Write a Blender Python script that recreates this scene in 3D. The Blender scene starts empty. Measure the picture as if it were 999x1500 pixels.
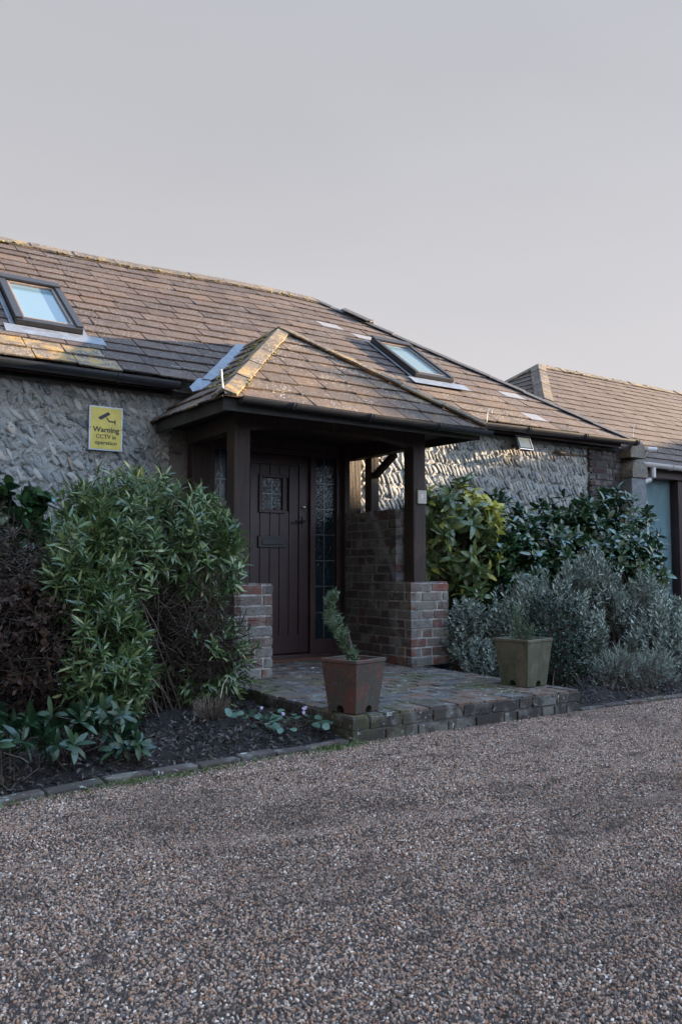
import bpy, bmesh, math, random
import numpy as np
from mathutils import Vector, Matrix
R = math.radians
random.seed(7); rng = np.random.default_rng(7)
scene = bpy.context.scene
COL = scene.collection

# ------------------------------------------------------------------ camera
cam_data = bpy.data.cameras.new("camera")
cam = bpy.data.objects.new("camera", cam_data); COL.objects.link(cam)
cam_data.sensor_fit = 'VERTICAL'; cam_data.sensor_height = 36.0
cam_data.lens = 1185/1500*36.0
cam_data.clip_end = 2000; cam_data.clip_start = 0.05
cam.location = (0, 0, .92)
PITCH = math.atan(85/1185)
cam.rotation_euler = (R(90)+PITCH, 0, -R(33.4))
scene.camera = cam

# ------------------------------------------------------------------ light
SUN_DIR = Vector((-0.962, 0.223, -0.157)).normalized()      # direction the light travels
elev = math.asin(-SUN_DIR.z)
world = bpy.data.worlds.new("World"); scene.world = world
world.use_nodes = True
wn, wl = world.node_tree.nodes, world.node_tree.links
wn.clear()
wo = wn.new('ShaderNodeOutputWorld'); bg = wn.new('ShaderNodeBackground')
sky = wn.new('ShaderNodeTexSky'); sky.sky_type = 'NISHITA'; sky.sun_disc = False
sky.sun_elevation = elev
# sun azimuth measured clockwise from +Y
sky.sun_rotation = math.atan2(-SUN_DIR.x, -SUN_DIR.y)
sky.air_density = 1.0; sky.dust_density = 2.0; sky.ozone_density = 2.0
hs = wn.new('ShaderNodeHueSaturation'); hs.inputs['Saturation'].default_value = .55
mixw = wn.new('ShaderNodeMix'); mixw.data_type = 'RGBA'
geo = wn.new('ShaderNodeTexCoord'); sep = wn.new('ShaderNodeSeparateXYZ')
rampw = wn.new('ShaderNodeMapRange'); rampw.inputs['From Min'].default_value = .0
rampw.inputs['From Max'].default_value = .95
rampw.inputs['To Min'].default_value = .93; rampw.inputs['To Max'].default_value = .75
wl.new(geo.outputs['Generated'], sep.inputs[0]); wl.new(sep.outputs['Z'], rampw.inputs['Value'])
wl.new(sky.outputs[0], hs.inputs['Color'])
wl.new(rampw.outputs[0], mixw.inputs['Factor'])
wl.new(hs.outputs[0], mixw.inputs['A'])
cl = wn.new('ShaderNodeValToRGB'); ce = cl.color_ramp.elements      # thin high cloud, greyer low down, bluer overhead
ce[0].position = .0; ce[0].color = (.82, .775, .765, 1); ce[1].position = .86; ce[1].color = (.75, 1.1, 1.6, 1)
k = ce.new(.12); k.color = (.69, .65, .655, 1); k = ce.new(.32); k.color = (.59, .568, .582, 1); k = ce.new(.64); k.color = (.51, .515, .545, 1)
wl.new(sep.outputs['Z'], cl.inputs[0])
clm = wn.new('ShaderNodeVectorMath'); clm.operation = 'SCALE'; clm.inputs['Scale'].default_value = 8.0
dt = wn.new('ShaderNodeVectorMath'); dt.operation = 'DOT_PRODUCT'; dt.inputs[1].default_value = Vector((.62, -.72, .3)).normalized()
wl.new(geo.outputs['Generated'], dt.inputs[0])
br = wn.new('ShaderNodeMapRange'); br.inputs['From Min'].default_value = .3; br.inputs['From Max'].default_value = .95   # the cloud glows towards the low sun
br.inputs['To Min'].default_value = 4.25; br.inputs['To Max'].default_value = 19.0
wl.new(dt.outputs['Value'], br.inputs['Value']); wl.new(br.outputs[0], clm.inputs['Scale'])
wl.new(cl.outputs[0], clm.inputs[0]); cool = wn.new('ShaderNodeMapRange'); cool.inputs['From Min'].default_value = .3; cool.inputs['From Max'].default_value = .7
wl.new(dt.outputs['Value'], cool.inputs['Value'])
ct = wn.new('ShaderNodeMix'); ct.data_type = 'RGBA'; ct.inputs['A'].default_value = (1, 1, 1, 1); ct.inputs['B'].default_value = (.80, .98, 1.2, 1)
wl.new(cool.outputs[0], ct.inputs['Factor'])
cm = wn.new('ShaderNodeVectorMath'); cm.operation = 'MULTIPLY'
cn = wn.new('ShaderNodeTexNoise'); cn.inputs['Scale'].default_value = 1.6; cn.inputs['Detail'].default_value = 4; cn.inputs['Distortion'].default_value = .6
cmp_ = wn.new('ShaderNodeMapping'); cmp_.inputs['Scale'].default_value = (1, 1, 3.2); wl.new(geo.outputs['Generated'], cmp_.inputs[0]); wl.new(cmp_.outputs[0], cn.inputs['Vector'])
cr = wn.new('ShaderNodeMapRange'); cr.inputs['From Min'].default_value = .3; cr.inputs['From Max'].default_value = .7; cr.inputs['To Min'].default_value = .955; cr.inputs['To Max'].default_value = 1.045
wl.new(cn.outputs['Fac'], cr.inputs['Value'])
cm0 = wn.new('ShaderNodeVectorMath'); cm0.operation = 'SCALE'; wl.new(clm.outputs[0], cm0.inputs[0]); wl.new(cr.outputs[0], cm0.inputs['Scale'])
wl.new(cm0.outputs[0], cm.inputs[0]); wl.new(ct.outputs['Result'], cm.inputs[1]); wl.new(cm.outputs[0], mixw.inputs['B'])
wl.new(mixw.outputs['Result'], bg.inputs['Color'])
bg.inputs['Strength'].default_value = .051
wl.new(bg.outputs[0], wo.inputs[0])

sun_d = bpy.data.lights.new("sun", 'SUN'); sun_d.energy = 5.0; sun_d.angle = R(.6)
sun_d.color = (1.0, .75, .50)
sun = bpy.data.objects.new("sun", sun_d); COL.objects.link(sun)
sun.rotation_euler = SUN_DIR.to_track_quat('-Z', 'Y').to_euler()
sun.location = (20, -5, 10)

vs = scene.view_settings
vs.view_transform = 'Standard'; vs.look = 'None'; vs.gamma = 1; vs.use_curve_mapping = False
vs.exposure = 2.35

# ------------------------------------------------------------------ helpers
def tag(o, label=None, cat=None, group=None, kind=None):
    if label: o['label'] = label
    if cat: o['category'] = cat
    if group: o['group'] = group
    if kind: o['kind'] = kind
    return o
def empty(name, loc=(0, 0, 0), rz=0):
    o = bpy.data.objects.new(name, None); COL.objects.link(o)
    o.location = loc; o.rotation_euler = (0, 0, rz); o.empty_display_size = .1
    return o
class MB:
    def __init__(s): s.v = []; s.f = []; s.m = []; s.n = 0
    def add(s, vs_, fs, mi=0):
        o = s.n
        s.v.extend([tuple(p) for p in vs_]); s.n += len(vs_)
        for f in fs: s.f.append([i+o for i in f]); s.m.append(mi)
    def box(s, x0, x1, y0, y1, z0, z1, mi=0, M=None, jit=0):
        vs_ = [Vector((x, y, z)) for x in (x0, x1) for y in (y0, y1) for z in (z0, z1)]
        if jit: vs_ = [v+Vector([random.uniform(-jit, jit) for _ in range(3)]) for v in vs_]
        if M is not None: vs_ = [M @ v for v in vs_]
        s.add(vs_, [(0, 1, 3, 2), (4, 6, 7, 5), (0, 4, 5, 1), (2, 3, 7, 6), (0, 2, 6, 4), (1, 5, 7, 3)], mi)
    def beam(s, p0, p1, w, h, up=(0, 0, 1), mi=0):
        p0, p1 = Vector(p0), Vector(p1); d = (p1-p0).normalized()
        a = d.cross(Vector(up)).normalized(); b = a.cross(d).normalized()
        vs_ = []
        for p in (p0, p1):
            for i, j in ((-1, -1), (1, -1), (1, 1), (-1, 1)): vs_.append(p+a*w/2*i+b*h/2*j)
        s.add(vs_, [(0, 1, 2, 3), (7, 6, 5, 4), (0, 4, 5, 1), (1, 5, 6, 2), (2, 6, 7, 3), (3, 7, 4, 0)], mi)
    def tube(s, pts, r, n=8, mi=0, caps=True, half=False):
        pts = [Vector(p) for p in pts]; rs = r if hasattr(r, '__len__') else [r]*len(pts)
        ref = Vector((0, 0, 1)); base = s.n; out = []
        for i, p in enumerate(pts):
            d = (pts[min(i+1, len(pts)-1)]-pts[max(i-1, 0)]).normalized()
            if abs(d.dot(ref)) > .95: a = d.cross(Vector((1, 0, 0))).normalized()
            else: a = d.cross(ref).normalized()
            b = a.cross(d)
            for k in range(n):
                t = 2*math.pi*k/n
                out.append(p+(a*math.cos(t)+b*math.sin(t))*rs[i])
        fs = []
        for i in range(len(pts)-1):
            for k in range(n):
                fs.append((i*n+k, i*n+(k+1) % n, (i+1)*n+(k+1) % n, (i+1)*n+k))
        if caps: fs += [tuple(range(n))[::-1], tuple((len(pts)-1)*n+k for k in range(n))]
        s.add(out, fs, mi)
    def build(s, name, mats, parent=None, smooth=False, bevel=0):
        me = bpy.data.meshes.new(name); me.from_pydata(s.v, [], s.f)
        if not isinstance(mats, (list, tuple)): mats = [mats]
        for m in mats: me.materials.append(m)
        me.polygons.foreach_set('material_index', s.m)
        if smooth: me.polygons.foreach_set('use_smooth', [True]*len(s.f))
        me.update()
        bm = bmesh.new(); bm.from_mesh(me)
        bmesh.ops.recalc_face_normals(bm, faces=bm.faces[:]); bm.to_mesh(me); bm.free()
        o = bpy.data.objects.new(name, me); COL.objects.link(o)
        if parent: o.parent = parent
        if bevel:
            b = o.modifiers.new('bevel', 'BEVEL'); b.width = bevel; b.segments = 2; b.limit_method = 'ANGLE'
        return o
def copy_tree(o, parent=None):
    c = o.copy(); COL.objects.link(c); c.parent = parent
    for ch in o.children: copy_tree(ch, c)
    return c

# ---- materials
def nm(name):
    m = bpy.data.materials.new(name); m.use_nodes = True
    nt = m.node_tree; nt.nodes.clear()
    out = nt.nodes.new('ShaderNodeOutputMaterial'); b = nt.nodes.new('ShaderNodeBsdfPrincipled')
    nt.links.new(b.outputs[0], out.inputs[0])
    return m, nt, b, out
def ramp(nt, src, stops, mode='LINEAR'):
    r = nt.nodes.new('ShaderNodeValToRGB'); r.color_ramp.interpolation = mode
    e = r.color_ramp.elements
    while len(e) > 1: e.remove(e[0])
    e[0].position = stops[0][0]; e[0].color = (*stops[0][1], 1)
    for p, c in stops[1:]:
        k = e.new(p); k.color = (*c, 1)
    nt.links.new(src, r.inputs[0]); return r.outputs[0]
def noise(nt, scale, detail=4, rough=.6, coord=None, dist=0):
    n = nt.nodes.new('ShaderNodeTexNoise'); n.inputs['Scale'].default_value = scale
    n.inputs['Detail'].default_value = detail; n.inputs['Roughness'].default_value = rough
    n.inputs['Distortion'].default_value = dist
    if coord is not None: nt.links.new(coord, n.inputs['Vector'])
    return n.outputs['Fac']
def mix(nt, f, a, b, mode='MIX'):
    m = nt.nodes.new('ShaderNodeMix'); m.data_type = 'RGBA'; m.blend_type = mode
    for s_, k in ((f, 'Factor'), (a, 'A'), (b, 'B')):
        if hasattr(s_, 'links'): nt.links.new(s_, m.inputs[k])
        elif k == 'Factor': m.inputs[k].default_value = s_
        else: m.inputs[k].default_value = (*s_, 1)
    return m.outputs['Result']
def bump(nt, b, h, strength=.3, dist=.01):
    n = nt.nodes.new('ShaderNodeBump'); n.inputs['Strength'].default_value = strength
    n.inputs['Distance'].default_value = dist
    nt.links.new(h, n.inputs['Height']); nt.links.new(n.outputs[0], b.inputs['Normal'])
def wpos(nt):
    g = nt.nodes.new('ShaderNodeNewGeometry'); return g.outputs['Position'], g.outputs['Random Per Island']
def mask(nt, src, lo, hi):
    m = nt.nodes.new('ShaderNodeMapRange'); m.interpolation_type = 'SMOOTHSTEP'
    m.inputs['From Min'].default_value = lo; m.inputs['From Max'].default_value = hi
    nt.links.new(src, m.inputs['Value']); return m.outputs[0]
def math_(nt, op, a, b):
    m = nt.nodes.new('ShaderNodeMath'); m.operation = op
    for i, s_ in enumerate((a, b)):
        if hasattr(s_, 'links'): nt.links.new(s_, m.inputs[i])
        else: m.inputs[i].default_value = s_
    return m.outputs[0]

def simple(name, col, rough=.5, nscale=20, var=.25, bstr=.15, metallic=0, spec=.5):
    m, nt, b, _ = nm(name); pos, isl = wpos(nt)
    n = noise(nt, nscale, 5, .6, pos)
    lo = tuple(c*(1-var) for c in col); hi = tuple(min(1, c*(1+var)) for c in col)
    c = ramp(nt, n, [(.3, lo), (.7, hi)])
    nt.links.new(c, b.inputs['Base Color']); b.inputs['Roughness'].default_value = rough
    b.inputs['Metallic'].default_value = metallic; b.inputs['Specular IOR Level'].default_value = spec
    if bstr: bump(nt, b, n, bstr, .01)
    return m

def slate_mat(name, cols, lichen=.5, yellow=.5):
    m, nt, b, _ = nm(name); pos, isl = wpos(nt)
    base = ramp(nt, isl, cols)
    n1 = noise(nt, 9, 6, .75, pos, .4); n2 = noise(nt, 55, 5, .75, pos)
    c = mix(nt, math_(nt, 'MULTIPLY', mask(nt, n1, .5, .66), .7), base, (.13, .115, .10))
    c = mix(nt, math_(nt, 'MULTIPLY', mask(nt, noise(nt, 2.2, 6, .75, pos, .6), .5, .68), .55), c, (.05, .042, .042))
    c = mix(nt, math_(nt, 'MULTIPLY', mask(nt, n2, .46, .62), .7), c, (.04, .034, .034))
    c = mix(nt, math_(nt, 'MULTIPLY', mask(nt, noise(nt, 17, 5, .8, pos), .56, .66), .5), c, (.20, .125, .075))
    # pale lichen specks
    v = nt.nodes.new('ShaderNodeTexVoronoi'); v.inputs['Scale'].default_value = 38; nt.links.new(pos, v.inputs['Vector'])
    sp = mask(nt, v.outputs['Distance'], .3, .18)
    pn = mask(nt, noise(nt, 3.0, 5, .7, pos), .42, .58)
    c = mix(nt, math_(nt, 'MULTIPLY', math_(nt, 'MULTIPLY', sp, pn), lichen), c, (.42, .42, .36))
    yn = mask(nt, noise(nt, 5.5, 6, .75, pos, .4), .60-.12*yellow, .74-.12*yellow)
    yc = ramp(nt, noise(nt, 30, 3, .6, pos), [(.38, (.30, .27, .18)), (.5, (.33, .21, .07)), (.6, (.44, .24, .05)), (.72, (.27, .27, .14))])
    c = mix(nt, math_(nt, 'MULTIPLY', yn, .85*min(1, yellow)), c, yc)
    nt.links.new(c, b.inputs['Base Color']); b.inputs['Roughness'].default_value = .82
    b.inputs['Specular IOR Level'].default_value = .3
    h = math_(nt, 'ADD', n1, math_(nt, 'MULTIPLY', n2, .5))
    bump(nt, b, h, .5, .012)
    return m
M_slate = slate_mat('weathered_slate', [(0, (.058, .044, .042)), (.25, (.12, .084, .068)), (.5, (.078, .062, .058)), (.75, (.15, .10, .074)), (1, (.09, .068, .062))], .5, .05)
M_slate_y = slate_mat('lichened_slate', [(0, (.075, .058, .05)), (.5, (.155, .105, .072)), (1, (.10, .076, .062))], 1, .5)
M_slate_or = slate_mat('orange_lichened_slate', [(0, (.15, .125, .10)), (1, (.22, .17, .12))], .9, 1.15)
M_hip = slate_mat('mossy_hip_tile', [(0, (.12, .10, .08)), (.5, (.17, .14, .11)), (1, (.12, .10, .085))], .9, .8)
M_newslate = simple('pale_new_slate', (.21, .21, .22), .6, 12, .12, .1)
M_lead = simple('lead_flashing', (.19, .215, .25), .5, 14, .25, .3, .2)
M_under = simple('roof_underlay', (.03, .03, .03), .9)
M_black = simple('black_plastic', (.025, .027, .032), .28, 30, .2, .05)
M_blackm = simple('dark_roof_window_metal', (.035, .033, .035), .4, 30, .3, .05, .3)
M_white = simple('white_plastic', (.55, .54, .53), .4, 30, .06, .03)
M_brass = simple('polished_metal', (.7, .66, .55), .25, 30, .1, 0, 1.0)
M_iron = simple('black_iron', (.015, .014, .014), .45, 60, .3, .2)

def wood(name, lo, hi, rough=.7, grain=(1, 1, .06), bs=.5):
    m, nt, b, _ = nm(name); pos, isl = wpos(nt)
    mp = nt.nodes.new('ShaderNodeMapping'); mp.inputs['Scale'].default_value = grain
    nt.links.new(pos, mp.inputs['Vector'])
    n = noise(nt, 40, 6, .7, mp.outputs[0], .6); n2 = noise(nt, 4, 4, .6, pos)
    c = ramp(nt, n, [(.3, lo), (.7, hi)])
    c = mix(nt, math_(nt, 'MULTIPLY', mask(nt, n2, .5, .68), .5), c, tuple(x*1.7 for x in hi))
    nt.links.new(c, b.inputs['Base Color']); b.inputs['Roughness'].default_value = rough
    bump(nt, b, n, bs, .008); return m
M_oak = wood('dark_weathered_oak', (.007, .005, .0045), (.040, .022, .015), bs=1.0)
M_door = wood('dark_red_brown_paint', (.020, .0078, .0085), (.032, .0115, .0125), .4, bs=.12)
M_frame = wood('dark_frame_paint', (.024, .012, .012), (.04, .019, .018), .45, bs=.12)

def glass_mat(name, tint, wav=.0, rough=.04, obsc=0):
    m, nt, b, _ = nm(name); pos, isl = wpos(nt)
    b.inputs['Base Color'].default_value = (*tint, 1)
    b.inputs['Roughness'].default_value = rough; b.inputs['Specular IOR Level'].default_value = .5 if wav else 1.0
    b.inputs['Coat Weight'].default_value = .0 if wav else (.35 if rough > .1 else 1.0); b.inputs['Coat Roughness'].default_value = .02
    b.inputs['IOR'].default_value = 1.45 if wav else 1.7
    if wav:
        v = nt.nodes.new('ShaderNodeTexNoise'); v.inputs['Scale'].default_value = 40; v.inputs['Detail'].default_value = 2; v.inputs['Distortion'].default_value = 1.5
        mp = nt.nodes.new('ShaderNodeMapping'); mp.inputs['Scale'].default_value = (1, 1, .6)
        nt.links.new(pos, mp.inputs[0]); nt.links.new(mp.outputs[0], v.inputs['Vector'])
        n = nt.nodes.new('ShaderNodeBump'); n.inputs['Strength'].default_value = wav; n.inputs['Distance'].default_value = .02
        nt.links.new(v.outputs['Fac'], n.inputs['Height'])
        nt.links.new(n.outputs[0], b.inputs['Normal']); nt.links.new(n.outputs[0], b.inputs['Coat Normal'])
    return m
M_glass = glass_mat('window_glass', (.03, .045, .055))
def clear_mat():
    m, nt, b, out = nm('clear_glass'); t = nt.nodes.new('ShaderNodeBsdfTransparent'); t.inputs[0].default_value = (.85, .92, .93, 1)
    g_ = nt.nodes.new('ShaderNodeBsdfGlossy'); g_.inputs['Roughness'].default_value = .01
    f = nt.nodes.new('ShaderNodeLayerWeight'); f.inputs['Blend'].default_value = .12
    mx = nt.nodes.new('ShaderNodeMixShader'); nt.links.new(math_(nt, 'ADD', math_(nt, 'MULTIPLY', f.outputs['Facing'], .25), .05), mx.inputs[0]); nt.links.new(t.outputs[0], mx.inputs[1]); nt.links.new(g_.outputs[0], mx.inputs[2])
    nt.links.new(mx.outputs[0], out.inputs[0]); return m
M_clear = clear_mat()
M_glass_frost = glass_mat('roof_window_glass', (.15, .24, .28), 0, .14)
M_glass_bumpy = glass_mat('textured_leaded_glass', (.009, .017, .023), .28, .08)
M_caming = simple('lead_came', (.13, .14, .15), .4, 40, .2, .1, .6)

def brick_mat(name, cols, moss=.0):
    m, nt, b, _ = nm(name); pos, isl = wpos(nt)
    base = ramp(nt, isl, cols, 'CONSTANT')
    n1 = noise(nt, 55, 5, .7, pos); n2 = noise(nt, 7, 4, .65, pos)
    c = mix(nt, math_(nt, 'MULTIPLY', mask(nt, n1, .45, .65), .65), base, (.05, .042, .04))
    c = mix(nt, math_(nt, 'MULTIPLY', mask(nt, n2, .48, .64), .55), c, (.22, .21, .19))
    if moss:
        gn = mask(nt, noise(nt, 2.6, 6, .7, pos), .5, .64)
        c = mix(nt, math_(nt, 'MULTIPLY', gn, moss), c, (.075, .075, .03))
        sp = math_(nt, 'MULTIPLY', mask(nt, noise(nt, 34, 2, .5, pos, .6), .63, .67), mask(nt, noise(nt, 4, 3, .6, pos), .42, .56))
        c = mix(nt, sp, c, (.36, .37, .34))
    nt.links.new(c, b.inputs['Base Color']); b.inputs['Roughness'].default_value = .88
    b.inputs['Specular IOR Level'].default_value = .3
    bump(nt, b, math_(nt, 'ADD', n1, n2), .6, .008); return m
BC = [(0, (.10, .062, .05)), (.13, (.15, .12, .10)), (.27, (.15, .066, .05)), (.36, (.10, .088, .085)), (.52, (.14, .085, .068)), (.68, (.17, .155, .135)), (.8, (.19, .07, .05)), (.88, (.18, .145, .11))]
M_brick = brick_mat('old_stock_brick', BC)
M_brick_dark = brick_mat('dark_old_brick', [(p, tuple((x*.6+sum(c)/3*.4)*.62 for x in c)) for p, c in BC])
M_paver = brick_mat('mossy_brick_paver', [(0, (.085, .068, .058)), (.2, (.13, .095, .075)), (.4, (.07, .058, .055)), (.6, (.145, .09, .066)), (.8, (.10, .09, .085))], .75)
M_edge = brick_mat('mossy_edging_brick', [(0, (.07, .055, .05)), (.3, (.09, .07, .06)), (.6, (.06, .05, .047)), (.8, (.08, .052, .043))], .5)
M_mortar = simple('lime_mortar', (.27, .255, .235), .95, 16, .6, .5)
M_mortar_dark = simple('dirty_mortar', (.15, .14, .13), .95, 40, .3, .5)

def flint_mat():
    m, nt, b, _ = nm('knapped_flint'); pos, isl = wpos(nt)
    base = ramp(nt, isl, [(0, (.05, .06, .07)), (.12, (.13, .155, .165)), (.3, (.28, .30, .30)), (.45, (.15, .175, .185)), (.65, (.40, .395, .37)), (.82, (.20, .22, .225)), (.95, (.48, .46, .42)), (1, (.30, .24, .18))])
    n = noise(nt, 35, 5, .7, pos)
    c = mix(nt, math_(nt, 'MULTIPLY', mask(nt, n, .5, .62), .6), base, (.30, .29, .27))
    nt.links.new(c, b.inputs['Base Color']); b.inputs['Roughness'].default_value = .72
    bump(nt, b, n, .6, .008); return m
M_flint = flint_mat()
def flintmortar():
    m, nt, b, _ = nm('flint_wall_mortar'); pos, _i = wpos(nt)
    n = noise(nt, 70, 6, .8, pos); n2 = noise(nt, 6, 4, .6, pos)
    c = ramp(nt, n, [(.32, (.18, .185, .185)), (.6, (.60, .60, .57))])
    c = mix(nt, math_(nt, 'MULTIPLY', mask(nt, n2, .5, .7), .4), c, (.17, .18, .17))
    nt.links.new(c, b.inputs['Base Color']); b.inputs['Roughness'].default_value = .95
    bump(nt, b, n, 1, .03); return m
M_fmortar = flintmortar()

# ------------------------------------------------------------------ ground
def edge_y(x):
    """front line of the brick edging / step, along x"""
    pts = [(-6, 2.7), (-2, 3.05), (.1, 3.33), (.67, 3.43), (1.18, 3.51), (2.1, 3.58), (2.46, 3.61), (4.24, 3.61), (5.3, 3.56), (9, 3.5), (14, 3.5)]
    return float(np.interp(x, [p[0] for p in pts], [p[1] for p in pts]))

def gravel_color(nt, pos, rnd):
    base = ramp(nt, rnd, [(0, (.05, .037, .032)), (.15, (.17, .122, .10)), (.28, (.27, .20, .163)), (.42, (.22, .13, .095)), (.53, (.34, .265, .215)),
                          (.64, (.135, .115, .105)), (.74, (.32, .195, .125)), (.86, (.42, .36, .31)), (.93, (.16, .145, .15)), (.975, (.66, .62, .58))], 'CONSTANT')
    n = noise(nt, 1.1, 5, .7, pos, .5)
    c = mix(nt, math_(nt, 'MULTIPLY', mask(nt, n, .48, .64), .5), base, (.08, .055, .043))
    mp = nt.nodes.new('ShaderNodeMapping'); mp.inputs['Scale'].default_value = (2.6, 8.5, 1); mp.inputs['Rotation'].default_value = (0, 0, -.35); nt.links.new(pos, mp.inputs[0])
    c = mix(nt, math_(nt, 'MULTIPLY', mask(nt, noise(nt, 1.6, 5, .7, mp.outputs[0], .8), .56, .64), .75), c, (.040, .027, .021))
    return mix(nt, 1.0, c, (1.10, .98, .88), 'MULTIPLY')
def pebble_mat():
    m, nt, b, _ = nm('pebbles'); oi = nt.nodes.new('ShaderNodeObjectInfo'); pos, _i = wpos(nt)
    c = gravel_color(nt, pos, oi.outputs['Random'])
    nt.links.new(c, b.inputs['Base Color']); b.inputs['Roughness'].default_value = .55
    b.inputs['Specular IOR Level'].default_value = .45
    return m
M_pebble = pebble_mat()
def ground_mat():
    m, nt, b, _ = nm('gravel_ground'); pos, _i = wpos(nt)
    v = nt.nodes.new('ShaderNodeTexVoronoi'); v.inputs['Scale'].default_value = 85; nt.links.new(pos, v.inputs['Vector'])
    s = nt.nodes.new('ShaderNodeSeparateColor'); nt.links.new(v.outputs['Color'], s.inputs[0])
    c = gravel_color(nt, pos, s.outputs[0])
    nt.links.new(c, b.inputs['Base Color']); b.inputs['Roughness'].default_value = .8
    inv = math_(nt, 'SUBTRACT', 1.0, v.outputs['Distance'])
    bump(nt, b, inv, .9, .012); return m
M_ground = ground_mat()
mb = MB(); mb.add([(-300, -300, -.07), (300, -300, -.07), (300, 300, -.07), (-300, 300, -.07)], [(0, 1, 2, 3)])
g = mb.build('ground', M_ground); tag(g, kind='structure')

from mathutils import noise as mnoise
def bumpz(x, y):
    h = .014*mnoise.noise((x*1.1, y*1.1, 0))+.010*mnoise.noise((x*3.1, y*3.1, 3))+.007*mnoise.noise((x*8, y*8, 7))+.004*mnoise.noise((x*19, y*19, 9))
    # wheel ruts swinging across the drive and a scuffed cross-track
    for c0, k_, w_ in ((1.25, .42, .11), (1.62, .42, .10), (2.55, -.18, .13)):
        d_ = y-(c0+k_*(x-1.5)+.10*math.sin(x*1.3)); h += -.017*math.exp(-(d_/w_)**2)+.010*math.exp(-((abs(d_)-w_*1.7)/(w_*.6))**2)
    return h
# gravel sheet that carries the loose stones
mb = MB(); nx, ny = 300, 150; xs = np.linspace(-1.2, 8.2, nx); vsx = []
for i, x in enumerate(xs):
    ye = edge_y(x)-.005
    for j in range(ny):
        y = .1+(ye-.1)*j/(ny-1)
        fall = min(1, (ye-y)/.15)
        vsx.append((x, y, bumpz(x, y)*fall*.9+.003))
mb.add(vsx, [(i*ny+j, (i+1)*ny+j, (i+1)*ny+j+1, i*ny+j+1) for i in range(nx-1) for j in range(ny-1)])
gs = mb.build('gravel', simple('gravel_bedding', (.045, .034, .028), .95, 60, .5, .6), smooth=True); tag(gs, kind='stuff')
gs['label'] = 'brown and grey pea gravel of the drive in front of the cottage'; gs['category'] = 'gravel'
ng = bpy.data.node_groups.new('scatter', 'GeometryNodeTree')
ng.interface.new_socket('Geometry', in_out='INPUT', socket_type='NodeSocketGeometry')
ng.interface.new_socket('Geometry', in_out='OUTPUT', socket_type='NodeSocketGeometry')
N = ng.nodes; L = ng.links
gi = N.new('NodeGroupInput'); go = N.new('NodeGroupOutput')
dp = N.new('GeometryNodeDistributePointsOnFaces'); dp.inputs['Density'].default_value = 18000
ico = N.new('GeometryNodeMeshIcoSphere'); ico.inputs['Radius'].default_value = .0047; ico.inputs['Subdivisions'].default_value = 2
sp = N.new('GeometryNodeSetPosition'); nz = N.new('ShaderNodeTexNoise'); nz.inputs['Scale'].default_value = 130
vm = N.new('ShaderNodeVectorMath'); vm.operation = 'SUBTRACT'; vm.inputs[1].default_value = (.5, .5, .5)
vs2 = N.new('ShaderNodeVectorMath'); vs2.operation = 'SCALE'; vs2.inputs['Scale'].default_value = .006
L.new(nz.outputs['Color'], vm.inputs[0]); L.new(vm.outputs[0], vs2.inputs[0]); L.new(vs2.outputs[0], sp.inputs['Offset'])
L.new(ico.outputs[0], sp.inputs['Geometry'])
ssm = N.new('GeometryNodeSetShadeSmooth'); L.new(sp.outputs[0], ssm.inputs[0])
smt = N.new('GeometryNodeSetMaterial'); smt.inputs['Material'].default_value = M_pebble; L.new(ssm.outputs[0], smt.inputs['Geometry'])
rr = N.new('FunctionNodeRandomValue'); rr.data_type = 'FLOAT_VECTOR'; rr.inputs[0].default_value = (0, 0, 0); rr.inputs[1].default_value = (6.28, 6.28, 6.28)
rs = N.new('FunctionNodeRandomValue'); rs.data_type = 'FLOAT_VECTOR'; rs.inputs[0].default_value = (.6, .5, .4); rs.inputs[1].default_value = (1.45, 1.15, .8)
ip = N.new('GeometryNodeInstanceOnPoints'); jg = N.new('GeometryNodeJoinGeometry')
L.new(gi.outputs[0], dp.inputs['Mesh']); L.new(dp.outputs['Points'], ip.inputs['Points']); L.new(smt.outputs[0], ip.inputs['Instance'])
L.new(rr.outputs[0], ip.inputs['Rotation']); L.new(rs.outputs[0], ip.inputs['Scale'])
L.new(gi.outputs[0], jg.inputs[0]); L.new(ip.outputs[0], jg.inputs[0]); L.new(jg.outputs[0], go.inputs[0])
md = gs.modifiers.new('scatter', 'NODES'); md.node_group = ng

# planting bed soil
def soil_mat():
    m, nt, b, _ = nm('dark_soil'); pos, _i = wpos(nt)
    n = noise(nt, 45, 6, .75, pos)
    c = ramp(nt, n, [(.35, (.008, .006, .006)), (.6, (.022, .016, .014)), (.75, (.06, .045, .038))])
    nt.links.new(c, b.inputs['Base Color']); b.inputs['Roughness'].default_value = .9
    bump(nt, b, n, 1, .03); return m
M_soil = soil_mat()
def bed(name, x0, x1, nxx=60, nyy=30, ymax=6.26):
    mb = MB(); vv = []
    for x in np.linspace(x0, x1, nxx):
        y0 = edge_y(x)+.045
        for j in range(nyy):
            y = y0+(ymax-y0)*(j/(nyy-1))**1.2
            hz = .008+(.03+.02*math.sin(7*x+3*y)+.015*math.sin(13*x-9*y)+random.uniform(-.012, .012))*min(1, (y-y0)/.22)
            if x > 2.2 and x < 2.5 or abs(x-4.2) < .2: hz *= .8
            vv.append((x, y, hz + min(.03, .03*(y-y0))))
    mb.add(vv, [(i*nyy+j, (i+1)*nyy+j, (i+1)*nyy+j+1, i*nyy+j+1) for i in range(nxx-1) for j in range(nyy-1)])
    o = mb.build(name, M_soil, smooth=True); tag(o, kind='structure'); return o
bed('soil', -3, 2.475, 110)
bed('soil', 4.22, 9.5, 110)

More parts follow.
